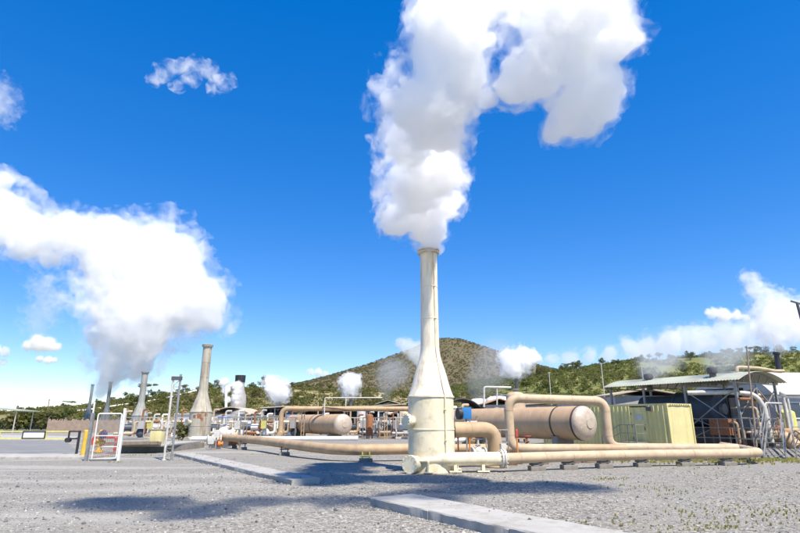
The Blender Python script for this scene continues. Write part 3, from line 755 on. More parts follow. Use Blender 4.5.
for x in (0, 2.44):
    for y in (0, CL_): b.box((x - (.0 if x == 0 else .1), y - (0 if y == 0 else .1), 0), (x + (.1 if x == 0 else 0), y + (.1 if y == 0 else 0), H))
b.box((0.002, .1, 0), (.098, CL_ - .1, .16)); b.box((2.342, .1, 0), (2.438, CL_ - .1, .16)); b.box((.1, .002, 0), (2.34, .098, .16)); b.box((.1, .002, H - .12), (2.34, .098, H - .002)); b.box((.002, .1, H - .12), (.098, CL_ - .1, H - .002)); b.box((2.342, .1, H - .12), (2.438, CL_ - .1, H - .002))
b.build('frame', M['olive'], t, False, 0)
b = MB(); b.box((.05, .05, H - .05), (2.39, CL_ - .05, H - .012)); b.build('roof', M['olive'], t, False, 0)
for k in range(9): b = MB(); b.box((.28 + k * .225, -.012, H - .10), (.38 + k * .225, .001, H - .05)); b.build('vent_slot', M['steel_dark'], t, False, 0)
b = MB(); b.box((.03, 1.5, .2), (.075, 2.48, 2.3)); dr = b.build('door', M['olive'], t, False, 0)
b = MB()
for q in (1.485, 2.482): b.box((.045, q, .18), (.06, q + .016, 2.31))
b.box((.045, 1.5, 2.302), (.06, 2.48, 2.318)); b.build('door_gap', M['black'], dr, False, 0)
for z in (.5, 1.2, 1.95): b = MB(); b.cyl((.02, 2.49, z), (.02, 2.49, z + .14), .022, seg=8); b.build('hinge', M['steel_dark'], dr, False, 0)
b = MB(); b.box((.0, 1.72, 1.65), (.032, 2.2, 1.95)); b.build('sign_plate', M['pale_steel'], dr, False, 0)
b = MB(); b.beam((-.02, 1.62, 1.05), (-.02, 1.62, 1.25), .03); b.build('handle', M['steel_dark'], dr, False, 0)
b = MB(); b.box((.02, 1.42, .2), (.07, 1.5, 2.4)); b.box((.02, 2.48, .2), (.07, 2.56, 2.4)); b.box((.02, 1.5, 2.3), (.07, 2.48, 2.4)); b.build('door_frame', M['olive'], t, False, 0)
b = MB(); b.box((-.24, .9, 2.18), (.0, 1.25, 2.42)); b.build('lamp', M['steel_dark'], t, False, 0)
# stair at the container door
s = thing('access_stair', 'grey steel stair and handrail at the container door', 'stairs', CO, YAW)
b = MB(); b.box((-1.15, 1.45, .34), (-.06, 2.55, .38)); b.build('platform', M['steel'], s, False, 0)
b = MB()
for k in range(2): b.box((-1.05, 2.72 + k * .28 - .14, .22 - k * .12), (-.15, 2.95 + k * .28 - .14, .25 - k * .12))
b.build('treads', M['steel'], s, False, 0)
b = MB()
for (x, y) in ((-1.13, 1.47), (-1.13, 2.53), (-1.13, 2.0)): b.beam((x, y, 0), (x, y, 1.4), .045)
b.beam((-1.13, 1.47, 1.38), (-1.13, 2.53, 1.38), .04); b.beam((-1.13, 1.47, .9), (-1.13, 2.53, .9), .035); b.beam((-1.13, 2.53, 1.38), (-1.13, 3.9, .65), .04); b.beam((-1.13, 3.9, 0), (-1.13, 3.9, .67), .045)
b.beam((-1.13, 2.53, .9), (-1.13, 3.9, .3), .035); b.beam((-1.13, 1.47, 1.38), (-.1, 1.47, 1.38), .04); b.beam((-1.13, 1.47, .9), (-.1, 1.47, .9), .035)
b.build('handrail', M['steel'], s, False, 0)

# ------------------------------------------------------------------ machinery shed on the right
SH = Vector((20.9, 34.0, 0))
t = thing('machinery_shed', 'open machinery shed with a pale green corrugated barrel roof at right', 'shed', SH, YAW)
Wd, Ln, Ez, Rise = 5.6, 9.6, 4.05, .62
def barrel(b, x0, x1, y0, y1, ez, rise, pitch=.19, amp=.018, nseg=16, tilt=0.0):
    ny = int((y1 - y0) / pitch * 4); vs = []
    for j in range(ny + 1):
        y = y0 + (y1 - y0) * j / ny; rip = amp * math.cos(2 * math.pi * y / pitch)
        for i in range(nseg + 1):
            q = i / nseg; z = ez + rise * (1 - (2 * q - 1) ** 2) + rip + tilt * q
            vs.append((x0 + (x1 - x0) * q, y, z))
    n = nseg + 1
    b.add(vs, [(j*n+i, j*n+i+1, (j+1)*n+i+1, (j+1)*n+i) for j in range(ny) for i in range(nseg)])
b = MB(); barrel(b, -.45, Wd, -.5, Ln, Ez, Rise); b.build('roof', M['green_roof'], t, False, 60)
for y in (.1, 3.4, 6.5, 9.3):
    for x in (.15, Wd - .5):
        b = MB(); b.beam((x, y, 0), (x, y, Ez + .05), .13); b.build('post', M['steel'], t, False, 0)
    b = MB()
    for i in range(10):
        q0, q1 = i / 10, (i + 1) / 10; f_ = lambda q: (-.4 + (Wd + .35) * q, y, Ez - .09 + Rise * (1 - (2*q-1)**2)); b.beam(f_(q0), f_(q1), .09)
    b.beam((-.3, y, Ez - .12), (Wd - .3, y, Ez - .12), .07)
    for i in range(5): b.beam((.15 + i * .95, y, Ez - .12), (.6 + i * .95, y, Ez + .22 + (.2 if 1 <= i <= 3 else 0)), .045)
    b.build('truss', M['steel'], t, False, 0)
b = MB()
for (y0, y1) in ((.1, 3.4),): 
    b.beam((.15, y0, Ez - .5), (.15, y1, 1.2), .06); b.beam((.13, y0, 1.2), (.13, y1, Ez - .5), .06)
    b.beam((.15, y0, .5), (.15, y1, 1.9), .05); b.beam((.15, y0, 1.9), (.15, y1, .5), .05)
b.beam((.15, .1, Ez - .4), (2.6, .1, 1.9), .06); b.beam((2.6, .1, Ez - .4), (.15, .08, 1.9), .06); b.beam((2.7, .1, Ez - .4), (5.1, .1, 1.9), .06); b.beam((5.1, .08, Ez - .4), (2.7, .08, 1.9), .06); b.beam((2.65, .1, 0), (2.65, .1, Ez), .09)
b.beam((.15, .1, 1.78), (5.1, .1, 1.78), .07); b.build('bracing', M['steel'], t, False, 0)
b = MB(); corrugated(b, (Wd - .34, 2.2), (Wd - .34, 6.2), 0, Ez - .2, (1, 0), .2, .03); b.build('side_cladding', M['steel_dark'], t, False, 0)
# things inside and beside the shed (local frame of the shed)
def local(p): return SH + Matrix.Rotation(YAW, 3, 'Z') @ Vector(p)
tt_ = thing('turbine_casing', 'dark blue grey round turbine casing under the green barrel roof', 'turbine', local((1.9, 2.2, 0)), YAW)
b = MB(); Rm = Matrix.Translation((0, 0, 2.35)) @ Matrix.Rotation(-math.pi / 2, 4, 'X')
b.lathe([(.4, -.1), (1.02, -.02), (1.12, .15), (1.12, 2.6), (1.2, 2.62), (1.2, 2.8), (1.0, 2.85), (1.0, 5.5), (.5, 5.8)], 36, Rm); b.build('casing', M['machine'], tt_, False)
b = MB(); b.box((-1.2, .1, 0), (1.2, 5.4, 1.1)); b.box((-1.35, .05, .7), (-1.2, 5.4, .95)); b.build('base_frame', M['steel_dark'], tt_, False, 0)
b = MB(); b.cyl((0, -.1, 2.35), (0, -.35, 2.35), .35, seg=20); b.build('bearing_cover', M['steel'], tt_, False)
g_ = thing('generator_cabinet', 'grey ribbed cabinet beneath the right end of the shed roof', 'cabinet', local((3.05, .55, 0)), YAW)
b = MB(); b.box((0, 0, .9), (1.75, 1.6, 3.1)); b.build('housing', M['grey_wall'], g_, False, 0)
b = MB(); 
for k in range(6): b.box((.08 + k * .3, -.05, .95), (.16 + k * .3, .0, 3.05))
for k in range(5): b.box((-.05, .12 + k * .32, .95), (0, .2 + k * .32, 3.05))
b.build('ribs', M['grey_wall'], g_, False, 0)
b = MB(); b.sphere((.35, .2, 3.1), .62, 18, .5); b.build('domed_cover', M['tan_light'], g_, False)
b = MB(); b.cyl((.1, -.22, 3.42), (.1, -.02, 3.42), .1, seg=14); b.build('gauge', M['blue'], g_, False)
b = MB(); b.box((.05, .05, 0), (1.7, 1.55, .9)); b.build('plinth', M['steel_dark'], g_, False, 0)
p_ = local((0, 0, 0))
b = MB(); b.tube([local((-.9, 2.6, 3.35)), local((.35, .6, 3.35)), local((1.25, -.45, 3.2)), local((1.55, -.7, 2.4)), local((1.6, -.75, .3))], .15, 1.0, 14); o = b.build('curved_duct', M['pale_steel']); tag(o, 'pale curved duct bending down at the front of the green roofed shed', 'pipe')
for k, (lx, lz, lab, rr_) in enumerate(((2.75, .62, 'fat tan pipe stub left of the right hand stair', .40), (4.35, .75, 'fat tan pipe stub right of the right hand stair', .40))):
    pipe(lab, [local((lx, .35, lz)), local((lx + .05, -1.0, lz)), local((lx + .1, -1.5, .05))], rr_, M['tan'], .5, .6, group='tan pipe stubs by the shed')
for k, (x, z, lab) in enumerate(((4.45, 3.2, 'tall thin vent pipe with a white cap at the shed corner'), (4.95, 3.0, 'second thin riser pipe right of the capped vent pipe'))):
    b = MB(); b.tube([local((x, -.6, 0)), local((x, -.6, z))], .09, .2, 10); o = b.build('riser_pipe', M['pale_steel']); tag(o, lab, 'pipe')
    if k == 0: b = MB(); b.sphere(local((x, -.6, z + .12)), .2, 12); b.build('cap', M['white'], o)
# oil cooler, drums and small pipework crowding the front of the shed
t = thing('oil_cooler', 'rusty box cooler with pipes in the shadow at the front of the shed', 'cooler', local((-.35, .6, 0)), YAW)
b = MB(); b.box((0, 0, .75), (.9, 1.2, 1.75)); b.build('housing', M['rust'], t, False, 0)
for x, y in ((.05, .05), (.75, .05), (.05, 1.05), (.75, 1.05)): b = MB(); b.box((x, y, 0), (x + .1, y + .1, .748)); b.build('leg', M['steel_dark'], t, False, 0)
b = MB(); b.tube([(.2, -.02, 1.5), (.2, -.4, 1.5), (.2, -.4, .2)], .07, .15, 8); b.tube([(.65, -.02, 1.1), (.65, -.5, 1.1), (.65, -.5, .2)], .06, .15, 8); b.build('pipes', M['tan'], t, False)
for k, (x, y, h_, mt_, lab) in enumerate(((1.2, -.3, 1.5, 'tan_light', 'buff upright pot in front of the dark turbine casing'), (2.2, -.35, 1.9, 'pale_steel', 'pale upright pot beside the curved white duct'), (3.6, -.25, 1.3, 'rust', 'rusty upright pot below the ribbed cabinet'), (5.0, .1, 1.7, 'tan', 'tan upright pot at the right corner of the shed'), (.55, -.35, 1.1, 'steel', 'short grey pot behind the platform railing'))):
    t = thing('drain_pot', lab, 'vessel', local((x, y, 0)), YAW)
    b = MB(); b.lathe([(.2, .3), (.24, .35), (.24, h_ - .1), (.2, h_), (.06, h_ + .02), (.06, h_ + .2), (.1, h_ + .21), (.1, h_ + .26)], 16); b.build('shell', M[mt_], t, False)
    b = MB(); b.tube([(.2, 0, h_ * .6), (.5, -.05, h_ * .6), (.5, -.05, .1)], .045, .1, 8); b.tube([(0, -.2, h_ * .45), (0, -.45, h_ * .45), (-.6, -.45, h_ * .45)], .04, .1, 8); b.build('pipework', M['steel'], t, False)
for k, (a, r_, mt_, lab) in enumerate((([(-.6, -.5, .95), (1.0, -.5, .95), (1.0, -.5, 2.4), (1.0, 1.0, 2.4)], .06, 'tan_light', 'thin buff pipe bending up in front of the turbine casing'), ([(2.3, -.45, .3), (2.3, -.45, 2.7), (4.6, -.45, 2.7), (4.6, -.45, .3)], .05, 'pale_steel', 'thin pale pipe hoop around the ribbed cabinet'), ([(-.4, -.3, 2.9), (2.5, -.3, 2.9), (2.5, .4, 2.9)], .08, 'rust', 'rusty pipe running under the front of the shed roof'))):
    b = MB(); b.tube([local(q) for q in a], r_, .2, 8); o = b.build('process_pipe', M[mt_]); tag(o, lab, 'pipe')
# platform railings and crossing stairs in front of the shed
r_ = thing('platform_railing', 'grey platform railing with crossed braces in front of the dark shed', 'railing', local((0, 0, 0)), YAW)
b = MB()
for x0, x1, y in ((-.7, 2.4, -.85),):
    n = 4
    for k in range(n + 1): x = x0 + (x1 - x0) * k / n; b.beam((x, y, 0), (x, y, 1.75), .045)
    for z in (.6, 1.2, 1.73): b.beam((x0, y - .03, z), (x1, y - .03, z), .04)
    for k in range(n):
        a, c = x0 + (x1 - x0) * k / n, x0 + (x1 - x0) * (k + 1) / n; b.beam((a, y + .03, .6), (c, y + .03, 1.7), .03); b.beam((a, y + .05, 1.7), (c, y + .05, .6), .03)
for y0, y1, x in ((-.85, 3.0, -.7),):
    for k in range(4): y = y0 + (y1 - y0) * (k + 1) / 4; b.beam((x, y, 0), (x, y, 1.75), .045)
    for z in (.6, 1.2, 1.73): b.beam((x, y0, z), (x, y1, z), .04)
b.build('rails', M['steel'], r_, False, 0)
b = MB(); b.box((-.7, -.8, .54), (2.4, .0, .58)); b.build('deck', M['steel'], r_, False, 0)
def stair(label, a, c, w, n=7):
    """stair from ground point a up to c"""
    a, c = Vector(a), Vector(c); t = thing('access_stair', label, 'stairs', (a.x, a.y, 0), math.atan2(c.y - a.y, c.x - a.x)); L = math.hypot(c.x - a.x, c.y - a.y); H_ = c.z
    b = MB()
    for s in (-w/2, w/2): b.beam((0, s, .02), (L, s, H_), .05, .16)
    b.build('stringers', M['steel'], t, False, 0)
    b = MB()
    for k in range(n): x = L * (k + .6) / n; z = H_ * (k + .6) / n; b.box((x - .12, -w/2, z), (x + .12, w/2, z + .03))
    b.build('treads', M['steel'], t, False, 0)
    for s in (-w/2, w/2):
        b = MB()
        for k in range(4): x = L * k / 3; z = H_ * k / 3; b.beam((x, s, z), (x, s, z + 1.0), .045)
        b.beam((0, s, 1.0), (L, s, H_ + 1.0), .045); b.beam((0, s, .55), (L, s, H_ + .55), .035); b.build('handrail', M['steel'], t, False, 0)
    return t
stair('grey steel stair climbing left to the shed platform behind the pipe end', on(775, 459.5), local((1.7, -1.1, .0)) + Vector((0, 0, 1.45)), .8)
stair('grey steel stair at the far right edge beside the tan pipe stubs', on(808, 459), local((4.0, -1.4, 0)) + Vector((0, 0, 1.3)), .8)
# leaning pole in front of the shed
b = MB(); b.cyl(on(757.5, 455), at(746.5, 346, on(757.5, 455).y + .6), .05, .035, 10); o = b.build('leaning_pole', M['wood']); tag(o, 'thin leaning pole rising above the shed roof', 'pole')
b = MB(); fy = 38.0; b.tube([at(737, 372, fy), at(737, 367, fy), at(758, 368, fy), at(775, 371, fy), at(784, 371, fy)], .11, .3, 10); b.tube([at(737, 400, fy), at(737, 371, fy)], .11, .3, 10); o = b.build('roof_pipe', M['tan_light']); tag(o, 'pale pipe running just above the right end of the green roof', 'pipe')
b = MB(); yb = 46; c0 = at(776.5, 372, yb); b.cyl(c0 - Vector((0, 0, 3)), at(776.5, 353, yb), .22, .2, 14); b.cyl(at(776.5, 354.5, yb), at(776.5, 352.5, yb), .27, .27, 14); o = b.build('vent_stack', M['black']); tag(o, 'black vent stack steaming above the right end of the shed roof', 'vent stack')
def roof_vent(px, py, lab):
    L0 = 40.2 if px < 680 else 35.6
    c = at(px, py, L0); t = thing('roof_ventilator', lab, 'ventilator', (c.x, c.y, c.z - .75), 0, 'round ventilators on the shed roof'); b = MB()
    b.lathe([(.2, 0), (.2, .75), (.30, .78), (.34, .95), (.30, 1.12), (.12, 1.2)], 18); b.build('cowl', M['steel_dark'], t, False)
roof_vent(648.5, 379.5, 'dark round ventilator on the left half of the green shed roof')
roof_vent(712.5, 373.5, 'dark round ventilator on the right half of the green shed roof')
# building at the right edge
bo = on(779, 446); bo.y = 42; bo.x = at(776, 410, 42).x
t = thing('plant_building', 'grey clad building with a white rounded roof at the right edge', 'building', (bo.x, bo.y, 0), math.radians(8))
zr = at(790, 394, 42).z; 
b = MB(); b.box((0, 0, 0), (14, 9, zr)); b.build('wall', M['grey_wall'], t, False, 0)
b = MB(); n = 14; vs = []
for i in range(n + 1):
    q = i / n; vs += [(-.3, -.4 + 9.8 * q, zr - .05 + 2.1 * math.sin(math.pi * min(1, q * 1.0)) ** .8), (14.4, -.4 + 9.8 * q, zr - .05 + 2.1 * math.sin(math.pi * q) ** .8)]
b.add(vs, [(2*i, 2*i+1, 2*i+3, 2*i+2) for i in range(n)]); b.add([vs[2*i] for i in range(n+1)], [tuple(range(n, -1, -1))])
b.build('roof', M['white_roof'], t, False, 50)
for k in range(4):
    x = .95 + k * 3.2; b = MB()
    for q in ((x - .08, x, zr - 1.83, zr - .57), (x + 1.1, x + 1.18, zr - 1.83, zr - .57), (x, x + 1.1, zr - 1.83, zr - 1.75), (x, x + 1.1, zr - .65, zr - .57)): b.box((q[0], -.08, q[2]), (q[1], -.002, q[3]))
    w_ = b.build('window', M['white'], t, False, 0)
    b = MB(); b.box((x + .002, -.05, zr - 1.748), (x + 1.098, -.003, zr - .652)); b.build('pane', M['glass'], w_, False, 0)
b = MB(); b.box((.0, -.06, zr - .3), (14, -.002, zr - .1)); b.build('fascia', M['white'], t, False, 0)
# low green tank between stair and building
b = MB(); q = at(789, 432, 38); b.cyl((q.x, q.y, 0), (q.x, q.y, 2.1), .55, seg=20); b.sphere((q.x, q.y, 2.1), .55, 18, .25); o = b.build('small_vessel', M['lime']); tag(o, 'upright pale yellow vessel beside the grey building', 'vessel')
# dark pole tip at the right edge of the picture
b = MB(); a = at(797, 303, 32); c = at(803, 325, 32); d_ = (c - a).normalized(); base = a + d_ * ((a.z) / -d_.z); b.cyl((base.x, base.y, 0), a, .11, .08, 10); o = b.build('lamp_pole', M['steel_dark']); tag(o, 'dark leaning pole whose tip shows at the right edge of the sky', 'pole')
b = MB(); b.beam(a + Vector((-.35, 0, .12)), a + Vector((.5, 0, -.15)), .09); b.build('crossarm', M['steel_dark'], o)

# ------------------------------------------------------------------ left side: barrier, gate, posts, deck
Yb = on(78, 456).y
t = thing('boom_barrier', 'yellow two rail boom barrier with a white panel across the road at left', 'barrier', (at(78, 440, Yb).x, Yb, 0))
zt, zb = at(40, 431.3, Yb).z, at(40, 438.6, Yb).z; xl, xr = at(-45, 435, Yb).x, at(69, 435, Yb).x
b = MB()
for z in (zt, zb): b.beam((xl, Yb, z), (xr, Yb, z), .055)
for px in (-40, 0, 46): x = at(px, 435, Yb).x; b.beam((x, Yb, zb), (x, Yb, zt), .045)
b.build('boom', M['lime'], t)
b = MB(); x0, x1 = at(23.5, 435, Yb).x, at(45.5, 435, Yb).x; b.box((x0, Yb - .05, zb + .04), (x1, Yb - .03, zt - .03)); pn = b.build('panel', M['white'], t)
b = MB()
for a, c in (((x0, zb + .02), (x1, zb + .02)), ((x0, zt - .0), (x1, zt - .0)), ((x0, zb), (x0, zt)), ((x1, zb), (x1, zt))): b.beam((a[0], Yb - .05, a[1]), (c[0], Yb - .05, c[1]), .045)
b.build('panel_frame', M['black'], pn)
xp = at(78.5, 440, Yb).x
b = MB(); b.beam((xp, Yb, -.05), (xp, Yb, at(78, 430.5, Yb).z), .085); b.build('post', M['black'], t)
b = MB(); b.beam((xr, Yb, zt), (xp, Yb, zt), .06); b.beam((xr, Yb, zb), (xp, Yb, zb), .07); b.beam((xr, Yb, zb - .02), (xr, Yb, zt + .02), .06); b.cyl((xr, Yb - .12, zb - .06), (xr, Yb + .12, zb - .06), .11, seg=16); b.build('counterweight', M['black'], t)
c = at(82.5, 457, 26.0); b = MB(); b.cyl((c.x, 26, -.05), (c.x, 26, 1.17), .105, seg=18); b.sphere((c.x, 26, 1.17), .105, 16, .04); o = b.build('bollard', M['yellow']); tag(o, 'yellow bollard between the barrier post and the white gate', 'bollard')
# gate
Yg = 23.9
def gx(px): return at(px, 440, Yg).x
t = thing('gate', 'narrow white tube gate with wire mesh and red stripes on its lower half', 'gate', (gx(92), Yg, 0))
b = MB(); b.beam((gx(89), Yg, -.05), (gx(89), Yg, 1.95), .12); b.build('post', M['steel'], t)
b = MB(); b.beam((gx(117.5), Yg + .3, -.05), (gx(117.5), Yg + .3, 2.15), .09); b.build('post', M['white'], t)
b = MB(); x0, x1 = gx(94.5), gx(115.5)
b.tube([(x0, Yg, .08), (x0, Yg, 1.92), (x1, Yg + .25, 1.92), (x1, Yg + .25, .08), (x0, Yg, .08)], .026, .08, 8)
for z in (.55, 1.0): b.tube([(x0, Yg, z), (x1, Yg + .25, z)], .022, seg=6)
b.build('leaf', M['white'], t)
b = MB(); P = lambda u_, z: Vector((x0 + (x1 - x0) * u_, Yg + .25 * u_ - .006, z))
for k in range(-9, 12):
    for s in (1, -1):
        pts = []
        for q in np.linspace(0, 1, 2): pts.append((k / 11 + q * .9 if s > 0 else k / 11 + .9 - q * .9, .1 + 1.8 * q))
        (a, za), (c_, zc) = pts
        lo_, hi_ = max(0, min(a, c_)), min(1, max(a, c_))
        if lo_ >= hi_: continue
        f_ = lambda u_: za + (zc - za) * (u_ - a) / (c_ - a)
        b.beam(P(lo_, f_(lo_)), P(hi_, f_(hi_)), .008)
b.build('wire_mesh', M['steel'], t)
b = MB()
for k in range(4): z = .12 + k * .22; b.beam(P(.04, z + .02) - Vector((0, .02, 0)), P(.96, z + .14) - Vector((0, .02, 0)), .05, .012)
b.build('stripe_slats', M['red'], t)
b = MB(); q = at(93.5, 410, 34); b.cyl((q.x, 34, 0), (q.x, 34, at(93, 402, 34).z), .05, seg=8); o = b.build('slim_post', M['white']); tag(o, 'slim white post just behind the left gate post', 'post')
# hydrant and red manifold seen through the gate
q = at(100, 440, 30)
t = thing('fire_hydrant', 'yellow fire hydrant with a dark hand wheel seen through the white gate', 'hydrant', (q.x, 30, 0))
b = MB(); b.lathe([(.22, 0), (.22, .06), (.13, .08), (.13, .55), (.19, .57), (.19, .63), (.15, .66), (.13, .95), (.05, 1.15)], 20); b.cyl((-.3, 0, .5), (.3, 0, .5), .085, seg=14); b.build('body', M['yellow'], t, False)
b = MB(); Rw = Matrix.Translation((.26, -.24, .92)) @ Matrix.Rotation(math.radians(80), 4, 'X')
b.lathe([(.02, .05), (.05, .06), (.21, .02), (.235, 0), (.21, -.03), (.02, -.05)], 24, Rw); b.build('hand_wheel', M['purple'], t, False)
b = MB(); x0, x1 = at(93, 440, 30.6).x, at(116, 440, 30.6).x
b.tube([(x0, 30.6, .35), (x0, 30.6, .75), (x1, 30.6, .75), (x1, 30.6, .0)], .07, .12, 10); b.tube([(x0 + .3, 30.6, 0), (x0 + .3, 30.6, .42), (x1 - .2, 30.6, .42)], .07, .12, 10); o = b.build('fire_main', M['red']); tag(o, 'red fire main pipes around the yellow hydrant', 'pipe')
# lattice gate post
Yl = 24.4; xa, xb = at(164, 459, Yl).x, at(171.5, 459, Yl).x; zt_ = at(173, 376, Yl).z
t = thing('lattice_post', 'tall two legged lattice post of pale tubes left of the weathered stack', 'post', ((xa + xb) / 2, Yl, 0))
for x in (xa, xb):
    b = MB(); b.cyl((x, Yl, -.05), (x, Yl, zt_ + (.08 if x == xb else 0)), .05, seg=10); b.cyl((x, Yl, -.05), (x, Yl, .03), .1, seg=10); b.build('leg', M['pale_steel'] if x == xa else M['steel'], t)
b = MB(); n = 11
for k in range(n): z = .15 + (zt_ - .3) * k / (n - 1); b.beam((xa, Yl, z), (xb, Yl, z), .03)
for k in range(n - 1):
    z = .15 + (zt_ - .3) * k / (n - 1); z2 = .15 + (zt_ - .3) * (k + 1) / (n - 1); b.beam((xa if k % 2 else xb, Yl, z), (xb if k % 2 else xa, Yl, z2), .02)
b.build('rungs', M['steel'], t)
b = MB(); b.box((xa - .06, Yl - .07, zt_ - .18), (xb + .06, Yl + .07, zt_ - .02)); b.build('head_plate', M['steel_dark'], t)
# loading deck
d0, d1 = on(118, 452.5), on(164, 451.5)
t = thing('loading_deck', 'low concrete deck with a dark shaded front between the gate and lattice post', 'deck', (d0.x, d0.y, 0))
b = MB(); b.add([Vector((d0.x, d0.y, -.05)), Vector((d1.x + .3, d1.y + .2, -.05)), Vector((d1.x + .6, d1.y + 4.5, -.05)), Vector((d0.x - .6, d0.y + 4.5, -.05))] + [Vector((d0.x, d0.y, .3)), Vector((d1.x + .3, d1.y + .2, .3)), Vector((d1.x + .6, d1.y + 4.5, .3)), Vector((d0.x - .6, d0.y + 4.5, .3))], [(3,2,1,0),(4,5,6,7),(0,1,5,4),(1,2,6,5),(2,3,7,6),(3,0,4,7)]); b.build('base', M['concrete_dark'], t)  # darker concrete colour carries the shade of the deck front
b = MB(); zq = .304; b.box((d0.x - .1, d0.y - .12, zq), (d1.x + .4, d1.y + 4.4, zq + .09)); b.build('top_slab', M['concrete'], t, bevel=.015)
q = on(156.5, 444, .4); b = MB(); b.box((q.x - .3, q.y - .25, .396), (q.x + .3, q.y + .25, 1.15)); o = b.build('cabinet', M['olive_pale'], bevel=.02); tag(o, 'pale cream cabinet standing on the low concrete deck', 'cabinet'); cabinet = o
b = MB(); b.box((q.x - .33, q.y - .28, 1.15), (q.x + .33, q.y + .28, 1.19)); b.build('lid', M['tan_roof'], o)
for k, (px, w) in enumerate(((124, 1.0), (135, .8), (144, .7))):
    q = on(px, 445, .4); b = MB(); 
    for j in range(3): yy = q.y + j * .22; b.beam((q.x - w, yy + random.uniform(-.1, .1), .396 + .08), (q.x + w, yy + random.uniform(-.1, .1), .396 + .08 + random.uniform(0, .04)), .15)
    o = b.build('timber_stack', M['wood']); tag(o, ['weathered timbers lying at the left end of the deck', 'weathered timbers lying in the middle of the deck', 'short timbers lying nearest the cabinet on the deck'][k], 'timber', 'timbers on the deck')

# ------------------------------------------------------------------ far left shelter, fences, power pole
t = thing('shelter', 'open shelter with a pale green roof at the far left edge', 'shelter', (at(-10, 430, 78).x, 78, 0), .1)
b = MB(); zz = at(10, 408, 78).z
b.add([(-2, -2, zz + .25), (4.6, -2, zz - .35), (4.6, 3, zz - .35), (-2, 3, zz + .25)] + [(-2, -2, zz + .13), (4.6, -2, zz - .47), (4.6, 3, zz - .47), (-2, 3, zz + .13)], [(0,1,2,3),(7,6,5,4),(4,5,1,0),(5,6,2,1),(6,7,3,2),(7,4,0,3)]); b.build('roof', M['green_roof'], t, False, 0)
for x, y in ((-1.4, -1.6), (1.6, -1.6), (3.9, -1.6), (3.9, 2.6), (-1.4, 2.6)):
    b = MB(); b.beam((x, y, 0), (x, y, zz - .3 - .09 * x + .1), .1); b.build('post', M['pale_steel'], t, False, 0)
def fence(label, a, c, h, mat, gap=2.4, slat=.14, rails=True):
    a, c = Vector((a.x, a.y, 0)), Vector((c.x, c.y, 0)); L = (c - a).length; d = (c - a).normalized()
    t = thing('fence', label, 'fence', a, math.atan2(d.y, d.x)); n = int(L / gap)
    b = MB(); x = 0
    while x < L:
        hh = h * random.uniform(.9, 1.04); b.box((x, -.02, .03), (x + slat * .82, .01 + random.uniform(0, .02), hh)); x += slat
    b.build('slat_panel', mat, t, False, 0)
    for k in range(n + 1):
        b = MB(); b.beam((L * k / n, .07, 0), (L * k / n, .07, h + .25), .1); b.build('post', M['steel'], t, False, 0)
    return t
fence('weathered brown slat fence in front of the left hillside', on(46, 432.4) , on(134, 432.8), 1.75, M['fence_brown'])
fence('pale grey slat fence behind the low deck', on(119, 434.5), on(172, 434.8), 1.55, M['pale_steel'], 2.0, .34)
q = at(49.5, 399, 160)
t = thing('power_pole', 'slim power pole on the skyline at far left', 'power pole', (q.x, 160, 0))
b = MB(); b.cyl((0, 0, 0), (0, 0, q.z), .16, .12, 8); b.build('pole', M['wood'], t, False)
b = MB(); b.beam((-.9, 0, q.z - .3), (.9, 0, q.z - .3), .12); b.build('crossarm', M['wood'], t, False)

# ------------------------------------------------------------------ background plant
def shed(label, x0, x1, ytop, Y, wallm, roofm, kind='gable', depth=6, yaw=0.0, eave=None, opening=None, name='shed', cat='shed'):
    a, c = at(x0, 425, Y), at(x1, 425, Y); w = c.x - a.x; zr = at((x0 + x1) / 2, ytop, Y).z; ze = at((x0 + x1) / 2, eave or ytop + 4, Y).z
    t = thing(name, label, cat, (a.x, Y, 0), yaw)
    b = MB()
    if opening:  # open sheds: dark wall colour stands in for the shaded interior
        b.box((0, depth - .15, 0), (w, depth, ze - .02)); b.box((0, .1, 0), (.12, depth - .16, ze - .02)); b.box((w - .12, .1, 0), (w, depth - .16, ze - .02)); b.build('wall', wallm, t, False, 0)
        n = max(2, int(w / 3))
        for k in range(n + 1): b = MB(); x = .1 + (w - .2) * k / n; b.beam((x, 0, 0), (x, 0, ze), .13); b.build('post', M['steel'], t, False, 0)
    else:
        b.box((0, 0, 0), (w, depth, ze - .02)); b.build('wall', wallm, t, False, 0)
        x = w * .62; b = MB(); b.box((x, -.06, 0), (x + min(.95, w * .3), .0, min(2.05, ze * .75))); b.build('door', M['grey_wall'] if wallm is not M['grey_wall'] else M['tan_roof'], t, False, 0)
    b = MB(); n = 10; vs = []
    for i in range(n + 1):
        q = i / n; x = -.3 + (w + .6) * q
        if kind == 'arch': z = ze + (zr - ze) * (1 - (2*q-1) ** 2)
        elif kind == 'gable': z = ze + (zr - ze) * (1 - abs(2*q-1))
        else: z = ze + (zr - ze) * q
        vs += [(x, -.4, z), (x, depth + .4, z), (x, -.4, z + .1), (x, depth + .4, z + .1)]
    fs = []
    for i in range(n): o_ = 4 * i; fs += [(o_, o_+1, o_+5, o_+4), (o_+2, o_+6, o_+7, o_+3), (o_, o_+4, o_+6, o_+2), (o_+1, o_+3, o_+7, o_+5)]
    fs += [(0, 2, 3, 1), (4*n, 4*n+1, 4*n+3, 4*n+2)]
    b.add(vs, fs); b.build('roof', roofm, t, False, 25)
    return t
shed('far shed with a low dark arched roof right of the weathered stack', 212, 247, 407.5, 82, M['grey_wall'], M['tan_roof'], 'arch', 8, eave=414)
shed('grey brown cabin beside the pale yellow cabin', 232, 249.5, 417.2, 66, M['buff_wall'], M['grey_wall'], 'flat', 4, eave=417.6)
shed('pale yellow cabin behind the left end of the sweeping pipe', 254.5, 269.5, 416.2, 64, M['lime'], M['white_roof'], 'flat', 4, eave=416.8, name='cabin', cat='cabin')
